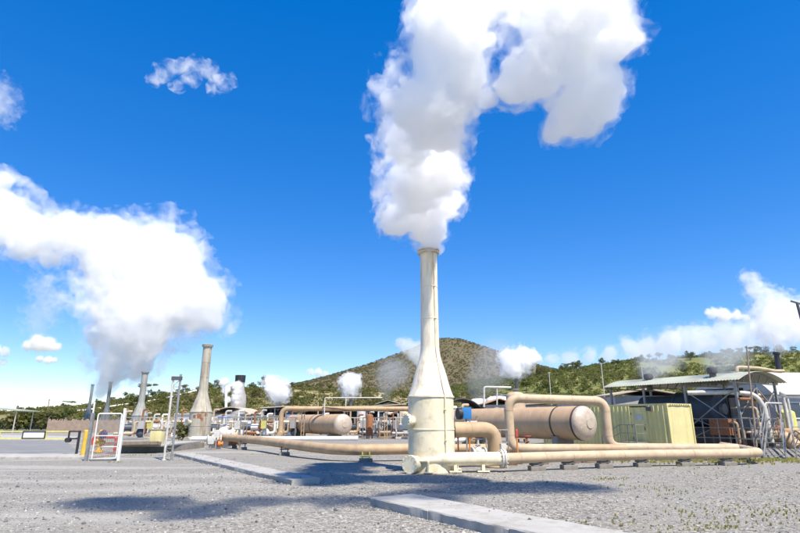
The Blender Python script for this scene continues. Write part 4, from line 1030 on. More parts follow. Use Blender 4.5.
shed('dark open pipework shed with a pale roof edge left of the far tank', 262, 286, 406.5, 68, M['steel_dark'], M['white_roof'], 'flat', 7, eave=408.2, opening=True)
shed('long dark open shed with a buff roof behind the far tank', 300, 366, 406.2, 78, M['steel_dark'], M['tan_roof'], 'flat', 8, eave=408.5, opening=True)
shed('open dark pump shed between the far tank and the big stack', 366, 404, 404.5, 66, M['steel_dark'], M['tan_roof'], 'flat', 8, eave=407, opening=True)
shed('small green roofed shed behind the pump shed', 378, 398, 400.5, 84, M['buff_wall'], M['green_roof'], 'gable', 8, eave=404)
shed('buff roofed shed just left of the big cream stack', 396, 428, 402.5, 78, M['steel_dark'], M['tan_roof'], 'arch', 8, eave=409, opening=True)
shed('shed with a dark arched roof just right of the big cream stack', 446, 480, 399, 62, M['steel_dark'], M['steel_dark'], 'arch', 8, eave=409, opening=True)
shed('rusty roofed shed behind the large tank', 487, 514, 399, 60, M['buff_wall'], M['rust_roof'], 'gable', 7, eave=404.5)
shed('long low buff roofed shed behind the top of the pipe loop', 520, 560, 403, 66, M['grey_wall'], M['tan_roof'], 'flat', 7, eave=405)
shed('low shed with a green roof edge at the left of the large tank', 500, 536, 393.5, 92, M['grey_wall'], M['green_roof'], 'flat', 7, eave=395.5)
shed('buff roofed shed seen under the green barrel roof', 618, 684, 389.5, 47, M['grey_wall'], M['tan_roof'], 'gable', 7, eave=395.5)
shed('low grey building seen beneath the left end of the green barrel roof', 575, 640, 399, 58, M['grey_wall'], M['white_roof'], 'flat', 6, eave=400.5)
q = at(293, 424, 59); b = MB(); b.box((q.x - .75, 59, 0), (q.x + .75, 60.2, at(293, 414.5, 59).z)); o = b.build('panel_cabinet', M['blue_grey'], bevel=.03); tag(o, 'faded blue cabinet behind the left end of the far tank', 'cabinet')
b = MB(); b.box((q.x - .8, 58.95, 0), (q.x + .8, 60.25, .12)); b.build('plinth', M['steel_dark'], o)
# dark pump units and vertical vessels inside the sheds
def vessel(label, px, ytop, Y, r, mat, group='upright vessels in the background sheds'):
    c = at(px, 425, Y); z = at(px, ytop, Y).z; t = thing('upright_vessel', label, 'vessel', (c.x, Y, 0), 0, group); b = MB()
    b.lathe([(r, .25), (r, z - r * .5), (r * .9, z - r * .25), (r * .6, z - r * .08), (.02, z)], 20); b.build('shell', mat, t, False, 50)
    b = MB(); b.lathe([(r * .25, z - .02), (r * .25, z + .12), (r * .4, z + .13), (r * .4, z + .2), (.02, z + .21)], 12); b.build('nozzle', M['steel'], t, False)
    for k in range(3): a = k * 2.1 + .4; b = MB(); b.beam((r * .8 * math.cos(a), r * .8 * math.sin(a), 0), (r * .8 * math.cos(a), r * .8 * math.sin(a), .35), .1); b.build('leg', M['steel_dark'], t, False)
vessel('brown upright vessel with a blue top in front of the pump shed', 369.5, 414, 52, .34, M['rust'])
vessel('pale upright vessel at the left of the pump shed', 361, 409, 64, .5, M['pale_steel'])
vessel('dark grey slim vessel inside the pump shed', 380, 413, 68, .45, M['steel'])
vessel('pale buff upright vessel just left of the big stack', 404, 411, 60, .55, M['tan_light'])
vessel('grey upright vessel inside the pipework shed', 270, 412, 70, .5, M['steel'])
vessel('dark upright vessel at the right of the pipework shed', 277, 411, 70, .45, M['machine'])
vessel('dark upright vessel behind the middle of the far tank', 318, 411, 80, .6, M['steel_dark'])
vessel('white upright tank behind the large tank with a domed top', 499, 395.5, 66, 1.5, M['white'], 'white tanks behind the large tank')
vessel('smaller white upright tank left of the domed white tank', 480, 398, 68, 1.2, M['white'], 'white tanks behind the large tank')
vessel('pale buff tank showing above the top of the pipe loop', 517, 391.5, 44, .75, M['tan_light'], 'white tanks behind the large tank')
for k, (px, Y, lab) in enumerate(((376, 58, 'dark pump unit at the left of the pump shed'), (392, 60, 'dark pump unit in the middle of the pump shed'), (409, 58, 'dark pump unit beside the big stack'), (310, 72, 'dark pump unit behind the far tank'), (335, 72, 'dark pump unit behind the right half of the far tank'), (267, 62, 'dark pump unit in the pipework shed'))):
    c = at(px, 425, Y); t = thing('pump_unit', lab, 'pump', (c.x, Y, 0), random.uniform(-.4, .4), 'pump units in the background sheds')
    b = MB(); b.box((-.9, -.4, 0), (.9, .4, .22)); b.build('base_frame', M['steel_dark'], t, False)
    b = MB(); b.cyl((-.75, 0, .62), (.1, 0, .62), .34, seg=16); b.cyl((.1, 0, .62), (.35, 0, .62), .12, seg=10); b.build('motor', M['machine'], t, False)
    b = MB(); b.lathe([(.1, .22), (.38, .3), (.42, .7), (.3, .98), (.12, 1.05), (.12, 1.9), (.18, 1.92), (.18, 2.0)], 16, Matrix.Translation((.6, 0, 0))); b.build('pump_casing', M['steel'], t, False)
for k, (pts, r, mat, lab) in enumerate((
    ([(484, 407, 55), (484, 387, 55), (511, 387.5, 55)], .11, 'pale_steel', 'thin pale pipe rising and bending right behind the large tank'),
    ([(497, 405, 55), (497, 388, 55)], .07, 'pale_steel', 'short thin riser beneath the bent pale pipe'),
    ([(318, 432, 62), (318, 402, 62)], .07, 'tan', 'thin tan riser behind the far tank'),
    ([(384, 433, 58), (384, 413, 58), (398, 413, 58), (398, 433, 58)], .09, 'pale_steel', 'pale pipe hoop inside the pump shed'),
    ([(412, 433, 58), (412, 416, 58), (390, 418, 62)], .08, 'white', 'white bent pipe beside the big stack'),
    ([(204, 437, 48), (204, 420, 48), (213, 420, 48)], .2, 'white', 'fat white bent pipe right of the weathered stack'),
    ([(172, 435.5, 50), (191, 435.5, 50)], .28, 'white', 'short fat white pipe left of the weathered stack'),
    ([(172, 431.5, 56), (191, 431.0, 56)], .2, 'pale_steel', 'upper pale pipe left of the weathered stack'),
    ([(226, 409, 88), (226, 386, 88)], .22, 'white', 'thin white vent riser left of the dark topped stack'))):
    b = MB(); b.tube([at(*p) for p in pts], r, r * 2.5, 10); o = b.build('process_pipe', M[mat]); tag(o, lab, 'pipe')
# stack with a black top
q = at(237, 420, 96); t = thing('exhaust_stack', 'grey exhaust stack with a black top above the arched shed', 'exhaust stack', (q.x, 96, 0)); zt = at(237, 375.3, 96).z
b = MB(); b.lathe([(1.3, 0), (1.3, zt * .5), (1.25, zt * .62), (.82, zt * .74), (.80, zt - 1.2)], 24); b.build('shaft', M['grey_wall'], t, False)
b = MB(); b.lathe([(.86, zt - 1.2), (.9, zt), (.7, zt), (.7, zt - .5)], 24); b.build('black_top', M['black'], t, False)
# white cabin left of the weathered stack
q = at(175, 425, 62); t = thing('plant_cabin', 'white cabin with a dark window left of the weathered stack', 'cabin', (q.x, 62, 0))
b = MB(); w_ = at(189, 425, 62).x - q.x; zc = at(182, 414.5, 62).z; b.box((0, 0, 0), (w_, 3, zc)); b.build('wall', M['white'], t, False, 0)
b = MB(); b.box((w_ * .2, -.05, zc - 1.15), (w_ * .55, 0, zc - .45)); b.build('window', M['glass'], t, False, 0)
b = MB(); b.box((w_ * .68, -.05, 0), (w_ * .95, 0, zc * .8)); b.build('door', M['grey_wall'], t, False, 0)
b = MB(); b.box((-.15, -.2, zc + .002), (w_ + .15, 3.2, zc + .12)); b.build('roof', M['white_roof'], t, False, 0)

# ------------------------------------------------------------------ valves and small gear
def valve(label, loc, s, mat, wheel, yaw=0.0, group=None):
    t = thing('gate_valve', label, 'valve', loc, yaw, group); b = MB()
    b.cyl((-.4*s, 0, .5*s), (.4*s, 0, .5*s), .16*s, seg=16); b.cyl((-.42*s, 0, .5*s), (-.34*s, 0, .5*s), .27*s, seg=18); b.cyl((.34*s, 0, .5*s), (.42*s, 0, .5*s), .27*s, seg=18); b.sphere((0, 0, .5*s), .25*s, 16, .3*s)
    b.cyl((0, 0, .6*s), (0, 0, 1.15*s), .07*s, seg=10); b.box((-.14*s, -.05*s, .82*s), (.14*s, .05*s, .9*s)); b.build('body', mat, t, False)
    b = MB(); n = 20; b.tube([(.26*s*math.cos(k*2*math.pi/n), .26*s*math.sin(k*2*math.pi/n), 1.18*s) for k in range(n + 1)], .025*s, .01, 6)
    for k in range(3): a = k*math.pi/3; b.beam((.25*s*math.cos(a), .25*s*math.sin(a), 1.18*s), (-.25*s*math.cos(a), -.25*s*math.sin(a), 1.18*s), .025*s)
    b.build('hand_wheel', wheel, t, False)
    b = MB(); b.box((-.25*s, -.12*s, 0), (.25*s, .12*s, .24*s)); b.build('stand', M['steel_dark'], t, False)
for px, Y, s, mt, wh, lab in ((222.5, 36.5, 1.55, 'pale_steel', 'blue', 'big pale valve with a blue hand wheel at the left end of the sweeping pipe'), (214, 35, 1.0, 'pale_steel', 'steel_dark', 'pale valve with a dark hand wheel beside the weathered stack'), (229.5, 38, 1.3, 'tan_light', 'pale_steel', 'buff valve right of the blue wheeled valve'), (235, 34.5, .6, 'rust', 'steel_dark', 'small rusty valve under the sweeping pipe'), (219, 33.8, .55, 'orange', 'steel_dark', 'small orange valve in front of the blue wheeled valve')):
    valve(lab, (at(px, 440, Y).x, Y, 0), s, M[mt], M[wh], random.uniform(-.5, .5))
for px, Y, h, lab in ((216.2, 33.5, .95, 'slim grey instrument post nearest the weathered stack'), (211, 33, .6, 'short grey instrument post at the foot of the weathered stack')):
    x = at(px, 440, Y).x; t = thing('instrument_post', lab, 'instrument', (x, Y, 0), .3); b = MB(); b.beam((0, 0, 0), (0, 0, h), .07); b.build('post', M['steel'], t, False, 0)
    b = MB(); b.box((-.16, -.1, h - .3), (.16, .1, h + .1)); b.build('box', M['pale_steel'], t, False, 0)
c = at(466, 413, 21.6); z0, z1 = at(466, 419, 21.6).z, at(466, 407.3, 21.6).z
t = thing('control_box', 'bright blue control box beside the top of the big cream stack vessel', 'control box', (c.x, 21.6, 0))
b = MB(); b.box((-.18, -.12, z0), (.2, .14, z1)); b.build('housing', M['blue'], t, False, bevel=.015)
b = MB(); b.beam((0, .05, 0), (0, .05, z0), .06); b.build('post', M['steel'], t, False, 0)
b = MB(); b.cyl((-.19, 0, (z0+z1)/2 - .02), (-.34, -.05, (z0+z1)/2 - .02), .22, seg=20); b.build('actuator', M['black'], t, False)
c = at(503, 449, 20.4); t = thing('instrument_post', 'grey instrument box on a post beside the pipe flange', 'instrument', (c.x, 20.4, 0), .25)
z1 = at(503, 443.5, 20.4).z
b = MB(); b.beam((0, 0, 0), (0, 0, z1 - .1), .05); b.build('post', M['steel'], t, False, 0)
b = MB(); b.box((-.1, -.08, z1 - .38), (.1, .08, z1)); b.build('box', M['pale_steel'], t, False, bevel=.012)
for px, Y, zt, lab in ((458, 22.3, 1.25, 'thin red marker post behind the elbow pipe beside the stack'), (469.5, 22.6, 1.3, 'thin orange marker post behind the elbow pipe'), (517, 22.8, 1.3, 'orange marker post beside the foot of the pipe loop')):
    x = at(px, 440, Y).x; b = MB(); b.cyl((x, Y, 0), (x, Y, zt), .03, seg=8); o = b.build('marker_post', M['orange']); tag(o, lab, 'post', 'orange marker posts')
    b = MB(); b.box((x - .05, Y - .05, zt - .3), (x + .05, Y + .05, zt - .05)); b.build('tag', M['red'], o)
t = thing('guard_rail', 'thin grey guard rail between the elbow pipe and the pipe loop', 'railing', (at(488, 440, 23.4).x, 23.4, 0))
x0, x1 = at(486, 440, 23.4).x, at(508, 440, 23.4).x; b = MB()
for k in range(4): x = x0 + (x1 - x0) * k / 3; b.cyl((x, 23.4, 0), (x, 23.4, 1.25), .022, seg=8)
for z in (.75, 1.25): b.cyl((x0, 23.4, z), (x1, 23.4, z), .02, seg=8)
b.build('rails', M['steel'], t)
valve('small grey valve on the low pipe behind the elbow', (at(478, 445, 23.2).x, 23.2, 0), .75, M['pale_steel'], M['steel_dark'], .4)
valve('small rusty valve under the front of the large tank', (at(527, 445, 25.6).x, 25.6, 0), .8, M['rust'], M['red'], .2)
# dunnage, off-cuts and blocks under the front pipe
for k in range(16):
    px = random.uniform(466, 640); py = random.uniform(459.5, 464.5) - (px - 466) * .006; p = on(px, py); L = random.uniform(.3, 1.2)
    b = MB(); a = random.uniform(-.5, .5); hh = random.uniform(.07, .16); T = Matrix.Translation((p.x, p.y, -.01)) @ Matrix.Rotation(a, 4, 'Z'); b.box((-L/2, -.09, 0), (L/2, .09, hh), T)
    o = b.build('timber_block', M[random.choice(['wood', 'wood', 'rust', 'concrete_dark', 'tan'])], bevel=.012)
    tag(o, 'rough timber or block lying on the gravel under the long front pipe', 'block', 'blocks lying under the front pipe')
# poles on the right slope, pipeline on the left slope
for px, y0, y1, Y, lab in ((601, 363, 394, 100, 'pale pole on the slope left of the green shed roof'), (549, 372, 398, 120, 'pale pole on the slope above the large tank'), (641.5, 366, 392, 120, 'pale pole on the slope above the left half of the shed roof'), (772, 333, 372, 110, 'slim pole among the trees above the right end of the shed roof')):
    a = at(px, y1, Y); c = at(px, y0, Y); b = MB(); b.cyl((c.x, Y, -.5), (c.x, Y, c.z), .10, .07, 8); o = b.build('utility_pole', M['pale_steel']); tag(o, lab, 'pole', None); 
    b = MB(); b.beam((c.x - .35, Y, c.z - .15), (c.x + .35, Y, c.z - .15), .06); b.build('crossarm', M['pale_steel'], o)
def hill_at(px, Y, fn):
    uu, dy, dz = ray(px, 405); tt = uu / dy
    return Vector((tt * Y, Y, float(fn(np.array([[tt]]), np.array([[float(Y)]]))[0, 0])))
pts = [hill_at(px, Y, h_left) + Vector((0, 0, .9)) for px, Y in ((70, 150), (95, 154), (120, 158), (145, 162), (170, 166), (195, 172))]
pipe('pale pipeline crossing the left hillside', pts, .28, M['white'], 3, 0, seg=8)
for k, px in enumerate((82, 108, 133, 158)):
    p = hill_at(px, np.interp(px, [70, 195], [150, 172]), h_left); b = MB(); b.beam(p - Vector((0, 0, .5)), p + Vector((0, 0, .65)), .3); o = b.build('pipe_stand', M['concrete']); tag(o, 'small stand holding up the pale pipeline on the left hillside', 'pipe stand', 'stands under the hillside pipeline')
# thin vent stacks out in the bush, each under its puff of steam
def vent(label, px, y0, y1, Y, r, mat='steel_dark'):
    a = at(px, y1, Y); b = MB(); b.lathe([(r * 1.5, -.3), (r * 1.5, .6), (r, .8), (r, a.z - .3), (r * 1.3, a.z - .28), (r * 1.3, a.z), (r * .8, a.z), (r * .8, a.z - .4)], 14, Matrix.Translation((a.x, Y, 0))); o = b.build('vent_stack', M[mat]); tag(o, label, 'vent stack')
vent('thin grey vent stack steaming above the pale yellow cabin', 278, 412, 401.5, 84, .3, 'steel')
vent('thin dark vent stack steaming above the far tank', 351, 408, 394.5, 100, .3)
vent('dark vent stack steaming behind the top of the pipe loop', 516, 400, 376, 95, .3)

# skids of pale piping scattered through the far plant
def skid(label, px, Y, yaw, v):
    c = at(px, 425, Y); t = thing('pipe_skid', label, 'pipe skid', (c.x, Y, 0), yaw, 'pipe skids among the far plant')
    b = MB(); b.box((-1.1, -.5, 0), (1.1, .5, .14))
    for x in (-1.0, 1.0):
        for y in (-.42, .42): b.beam((x, y, .1), (x, y, 1.9), .07)
    for y in (-.42, .42): b.beam((-1.0, y, 1.88), (1.0, y, 1.88), .07)
    b.build('frame', M[('tan', 'steel', 'pale_steel')[v % 3]], t, False, 0)
    b = MB(); b.tube([(-1.4, -.2, .5), (.2, -.2, .5), (.2, -.2, 1.5), (1.5, -.2, 1.5)], .13, .25, 10); b.tube([(-.6, .2, .2), (-.6, .2, 2.2 + .2 * (v % 3)), (-.1, .2, 2.2 + .2 * (v % 3))], .09, .2, 8); b.build('piping', M[('white', 'tan_light', 'rust', 'pale_steel')[v % 4]], t, False)
    b = MB(); b.cyl((-.75, .1, 1.0), (.0, .1, 1.0), .3, seg=14); b.sphere((.75, .0, .55), .36, 14, .42); b.build('filter_pot', M[('pale_steel', 'tan', 'machine', 'white')[(v + 1) % 4]], t, False)
    b = MB(); b.box((.45, -.5, .9), (.95, -.3, 1.6)); b.build('panel', M[('white', 'grey_wall', 'lime', 'pale_steel')[v % 4]], t, False, 0)
far_skid = [(168, 58), (178, 66), (186, 54), (206, 55), (212, 62), (219, 52), (226, 60), (231, 48), (243, 58), (251, 56), (259, 52), (266, 56), (273, 52), (287, 54), (296, 64), (306, 66), (330, 66), (356, 56), (364, 60), (374, 55), (383, 62), (391, 54), (399, 57), (407, 52), (414, 55), (132, 50), (146, 52), (160, 56), (460, 34), (472, 36), (484, 38), (150, 62)]
for k, (px, Y) in enumerate(far_skid): skid('small steel framed skid of pipes and pots among the far plant', px, Y, random.uniform(-.6, .6), k)

# ------------------------------------------------------------------ vegetation
def leafquads(C, s, flat=.35):
    """one crossed leaf spray per centre"""
    n = len(C); A = RNG.normal(size=(n, 3)); A[:, 2] *= flat + .3; A /= np.linalg.norm(A, axis=1)[:, None]
    B = np.cross(A, RNG.normal(size=(n, 3))); B /= np.linalg.norm(B, axis=1)[:, None]
    sz = s * RNG.uniform(.6, 1.4, (n, 1))
    A, B = A * sz, B * sz * .62
    Nn = np.cross(A, B) * (.25 / np.maximum(sz, 1e-6))
    V = np.stack([C - A, C - B + Nn, C + A, C + B + Nn], 1)
    return V.reshape(-1, 3)
def clumps(kind, n, size):
    """centres of leaf sprays: lumpy crown of several boughs (umbrella, round or bush), unit height 1"""
    out = []
    nb = {'umbrella': 13, 'round': 12, 'bush': 8}[kind]
    for k in range(nb):
        a = RNG.uniform(0, 2 * np.pi); r = np.sqrt(RNG.uniform(0, 1))
        if kind == 'umbrella': c = np.array([np.cos(a) * r * .62, np.sin(a) * r * .62, .80 + .10 * (1 - r) + RNG.uniform(-.07, .05)]); e = np.array([.22, .22, .075]) * RNG.uniform(.7, 1.25)
        elif kind == 'round': c = np.array([np.cos(a) * r * .36, np.sin(a) * r * .36, RNG.uniform(.42, .85)]); e = np.array([.20, .20, .15]) * RNG.uniform(.6, 1.25)
        else: c = np.array([np.cos(a) * r * .45, np.sin(a) * r * .45, RNG.uniform(.25, .65)]); e = np.array([.28, .28, .24]) * RNG.uniform(.6, 1.3)
        m = n // nb; d = RNG.normal(size=(m, 3)); d /= np.linalg.norm(d, axis=1)[:, None]
        out.append(c + d * e * (RNG.uniform(.35, 1.05, (m, 1))))
    return np.concatenate(out) * size
def quadsF(V): return np.arange(len(V)).reshape(-1, 4)
def make_tree(kind, h, mat, n, label, group):
    t = thing('acacia_tree' if kind == 'umbrella' else 'bushy_tree', label, 'tree', (0, 0, 0), 0, group)
    C = clumps(kind, n, h); V = leafquads(C, h * .036); o = npmesh('crown', V, quadsF(V), mat); o.parent = t
    b = MB(); top = .55 * h if kind != 'bush' else .3 * h
    b.tube([(0, 0, -.3), (.02 * h, 0, top * .5), (-.01 * h, .02 * h, top)], .028 * h, .1, 8)
    for k in range(6):
        a = k * 1.05 + .3; e = Vector((math.cos(a) * .38 * h * (1 if kind == 'umbrella' else .6), math.sin(a) * .38 * h * (1 if kind == 'umbrella' else .6), .78 * h if kind == 'umbrella' else .68 * h))
        s_ = Vector((0, .01 * h, top * (.6 + .06 * k))); m_ = s_.lerp(e, .5) + Vector((0, 0, -.04 * h)); b.cyl(s_, m_, .014 * h, .010 * h, 6, False); b.cyl(m_, e, .010 * h, .004 * h, 6, False)
    b.build('trunk', M['bark'], t, False)
    return t
protos = {k: [make_tree(k, 6.0, M[m_], n, 'x', 'x') for m_, n in v] for k, v in {'umbrella': [('leaf_c', 900), ('leaf_a', 900)], 'round': [('leaf_a', 1000), ('leaf_b', 1000), ('leaf_c', 900)]}.items()}
used = set()
def plant(kind, i, pos, h, label, group):
    p = protos[kind][i % len(protos[kind])]
    t = p if p.name not in used else copy_tree(p); used.add(p.name)
    t.location = pos; s = h / 6.0; t.scale = (s * random.uniform(.85, 1.2), s * random.uniform(.85, 1.2), s); t.rotation_euler = (0, 0, random.uniform(0, 6.28)); t['label'] = label; t['group'] = group
random.seed(21)
for k in range(64):
    px = random.uniform(520, 840); Y = 300 - abs(random.gauss(0, 80)); Y = max(135, Y)
    plant('round' if random.random() < .92 else 'umbrella', k, hill_at(px, Y, h_right), random.uniform(3.0, 5.5), 'green tree growing among the bush on the right hand hill', 'trees on the right hill')
for px, Y, h, kd in ((757, 170, 10, 'umbrella'), (742, 200, 7, 'round'), (790, 165, 9, 'round'), (800, 150, 10, 'round'), (728, 230, 5, 'round'), (697, 260, 5, 'round'), (775, 190, 8, 'round')):
    plant(kd, int(px), hill_at(px, Y, h_right), h, {757: 'tall flat topped tree on the skyline above the leaning pole'}.get(px, 'tall tree on the skyline above the right end of the shed roof'), 'tall trees above the shed roof')
for k, (px, Y, h) in enumerate(((147, 186, 7.5), (152, 188, 6.5), (68, 184, 6), (64, 186, 5), (30, 170, 4), (214, 180, 8), (222, 176, 7), (208, 186, 7), (262, 184, 10), (270, 186, 7), (250, 186, 6), (292, 186, 6.5), (300, 188, 7), (308, 184, 6), (318, 186, 6.5), (330, 184, 6), (98, 184, 6), (112, 186, 6), (128, 184, 5), (160, 176, 6), (184, 186, 7))):
    plant('umbrella' if px in (147, 172, 68) else 'round', k, hill_at(px, Y, h_left), h * (.75 if px in (147, 172) else .5), 'dark green tree on the crest of the left hillside', 'trees along the left crest')
for k in range(26):
    px = random.uniform(340, 560); Y = random.uniform(120, 185)
    plant('round', k, hill_at(px, Y, h_left if Y < 150 else h_left), random.uniform(2, 3.6), 'green tree on the low bank below the cone shaped hill', 'trees on the low bank')
for k in range(24):
    px = random.uniform(0, 300); Y = random.uniform(112, 170)
    plant('round', k, hill_at(px, Y, h_left), random.uniform(2.2, 4.5), 'low green bushy tree on the face of the left hillside', 'bushy trees on the left slope')
def bushes(name, label, pts, hs, mat_choices, nleaf, leaf):
    """thicket of many shrubs nobody could count"""
    V = []; MI = []
    base = [clumps('bush', nleaf, 1.0) for _ in range(8)]
    for i, (p, h) in enumerate(zip(pts, hs)):
        C = base[i % 8] * np.array([h * 1.25, h * 1.25, h]) + p; v = leafquads(C, h * leaf); V.append(v); MI.append(np.full(len(v) // 4, i % len(mat_choices)))
    V = np.concatenate(V); o = npmesh(name, V, quadsF(V), [M[m_] for m_ in mat_choices], False, np.concatenate(MI)); o['kind'] = 'stuff'; o['label'] = label; return o
def scatter_hill(fn, n, tlo, thi, ylo, yhi, thr, sc, seed):
    tt = RNG.uniform(tlo, thi, n); Y = RNG.uniform(ylo, yhi, n); X = tt * Y; P = np.stack([X, Y, 0 * X], -1)
    d = fbm(P * sc, 3, seed); k = d > thr; tt, Y, X = tt[k], Y[k], X[k]
    return np.stack([X, Y, fn(tt, Y)], -1)
p = scatter_hill(h_right, 7000, -.1, 1.0, 113, 318, -.3, .03, 71); bushes('bush_thicket', 'green bush covering the right hand hill', p, RNG.uniform(.9, 2.6, len(p)), ['leaf_a', 'leaf_c', 'leaf_a', 'leaf_b'], 64, .13)
p = scatter_hill(h_left, 6500, -1.0, .36, 106, 205, -.2, .045, 72); bushes('bush_thicket', 'olive bush and dry scrub on the left hillside', p, RNG.uniform(.6, 2.1, len(p)), ['leaf_c', 'leaf_a', 'leaf_c', 'leaf_c'], 64, .13)
n = 30000; X = HC.x + RNG.uniform(-400, 330, n); Y = HC.y + RNG.uniform(-330, 40, n); P = np.stack([X, Y, 0 * X], -1); k = fbm(P * .02, 3, 73) > -.6; X, Y = X[k], Y[k]; z = h_cone(X, Y); k = z > 3
p = np.stack([X, Y, z], -1)[k]; bushes('bush_thicket', 'sparse scrub dotted over the cone shaped hill', p, RNG.uniform(.8, 2.1, len(p)), ['leaf_d', 'leaf_c', 'leaf_d', 'leaf_d'], 16, .26)
# bushes near the yard
def shrub(label, loc, h, mat, n=420):
    t = thing('shrub', label, 'shrub', loc); C = clumps('bush', n, h); V = leafquads(C, h * .07); o = npmesh('foliage', V, quadsF(V), mat); o.parent = t
    b = MB(); 
    for k in range(4): a = k * 1.6; b.cyl((0, 0, -.05), (math.cos(a) * .3 * h, math.sin(a) * .3 * h, .5 * h), .012 * h + .008, .006, 6)
    b.build('stems', M['bark'], t, False)
q = at(195, 442, 39.5); shrub('dark shrub at the foot of the weathered stack', (q.x + .9, 39.6, 0), .75, M['leaf_b'])
q = on(156, 440, .4); shrub('olive shrub showing above the pale cabinet on the deck', (q.x, q.y + 5.2, 0), 2.0, M['leaf_c'])
for k, (px, Y, h) in enumerate(((18, 96, 3.2), (30, 98, 3.6), (42, 97, 3.0), (52, 100, 3.2))): shrub(['big green bush beside the far left shelter', 'tall green bush behind the boom barrier panel', 'round green bush left of the power pole', 'green bush at the end of the brown fence'][k], (at(px, 425, Y).x, Y, 0), h * 1.3, M['leaf_a'] if k % 2 else M['leaf_c'], 700)
# weeds and grass tufts in the gravel, loose stones
def tufts(name, label, pts, hs, mat, blades):
    V = []
    for p, h in zip(pts, hs):
        a = RNG.uniform(0, 2 * np.pi, blades); lean = RNG.uniform(.1, .7, blades) * h; L = h * RNG.uniform(.5, 1.1, blades); w = .004 + .02 * h
        r = RNG.uniform(0, .5, blades) * h; ox, oy = np.cos(a * 3) * r, np.sin(a * 3) * r
        b0 = np.stack([p[0] + ox - w * np.sin(a), p[1] + oy + w * np.cos(a), np.full(blades, -.02)], -1); b1 = np.stack([p[0] + ox + w * np.sin(a), p[1] + oy - w * np.cos(a), np.full(blades, -.02)], -1)
        m_ = np.stack([p[0] + ox + .4 * lean * np.cos(a), p[1] + oy + .4 * lean * np.sin(a), L * .65], -1); tp = np.stack([p[0] + ox + lean * np.cos(a), p[1] + oy + lean * np.sin(a), L], -1)
        wv = np.stack([w * .5 * np.sin(a), -w * .5 * np.cos(a), 0 * a], -1)
        V.append(np.stack([b0, b1, m_ + wv, tp], 1).reshape(-1, 3))
    V = np.concatenate(V); o = npmesh(name, V, quadsF(V), mat); o['kind'] = 'stuff'; o['label'] = label; return o
pts = []; hs_ = []
for k in range(520):
    px = random.choice([random.uniform(560, 800), random.uniform(640, 800)]); py = 459.5 + abs(random.gauss(0, 2.2)) - (px - 560) * .004; p = on(px, py); pts.append(p); hs_.append(random.uniform(.04, .13))
for cx, cy_, sx, sy, n in ((700, 519, 55, 5, 9), (765, 511, 35, 4, 8), (645, 489, 24, 3, 5), (610, 525, 30, 3, 3), (745, 474, 55, 4, 7), (250, 458, 60, 3, 4), (130, 457, 35, 2, 8)):
    for j in range(n):
        mx, my = random.gauss(cx, sx), max(452, random.gauss(cy_, sy)); q = on(mx, my); sp = random.uniform(.12, .55)
        for k in range(random.randint(4, 24)): pts.append(q + Vector((random.gauss(0, sp * 1.5), random.gauss(0, sp), 0))); hs_.append(random.uniform(.008, .04))
tufts('grass_tufts', 'yellow green weeds growing through the gravel', pts, hs_, M['weed'], 16)
def stones(n):
    ico = bmesh.new(); bmesh.ops.create_icosphere(ico, subdivisions=1, radius=1); v0 = np.array([v.co[:] for v in ico.verts]); f0 = np.array([[v.index for v in f.verts] for f in ico.faces]); ico.free()
    t_ = RNG.uniform(-.95, .95, n); Y = 6.5 + 13 * RNG.uniform(0, 1, n) ** 1.5; X = t_ * Y * .95
    ex = []
    for a, d, r, L, w in EDGES:
        for k in range(int(L * 95)):
            u_ = random.uniform(0, L); side = random.choice((-.03, -.03, w + .03)); off = side + (-1 if side < 0 else 1) * abs(random.gauss(0, .06))
            if random.random() < .07: off = random.uniform(.02, w - .02)
            p = a + d * u_ + r * off; ex.append((p.x, p.y, .13 if 0 < off < w else 0))
    ex = np.array(ex); X[:len(ex)] = ex[:, 0]; Y[:len(ex)] = ex[:, 1]; lift = np.zeros(n); lift[:len(ex)] = np.where(ex[:, 2] > 0, .14, 0)
    s = np.exp(RNG.normal(math.log(.013), .40, n)); s = np.clip(s, .006, .045)
    Vv = v0[None] * (s[:, None, None] * RNG.uniform(.6, 1.3, (n, 1, 3))) * RNG.uniform(.75, 1.15, (n, len(v0), 1)) + np.stack([X, Y, s * .25 - .004 + lift], -1)[:, None]
    Pz = np.stack([X, Y, 0 * X], -1); Vv[:, :, 2] += (.035 * fbm(Pz * .45, 3, 3) - .02)[:, None]
    F = (f0[None] + (np.arange(n) * len(v0))[:, None, None]).reshape(-1, 3)
    m, nt, b = _nodes('loose_stone'); g = N(nt, 'ShaderNodeNewGeometry')
    c = ramp(nt, g.outputs['Random Per Island'], [(0, (.07, .07, .075)), (.35, (.18, .18, .18)), (.7, (.30, .29, .27)), (1, (.50, .47, .43))]); nt.links.new(c, b.inputs['Base Color']); b.inputs['Roughness'].default_value = .9
    o = npmesh('gravel', Vv.reshape(-1, 3), F, m, False, None, 3); o['kind'] = 'stuff'; o['label'] = 'loose grey chippings over the yard'; return o
stones(20000)



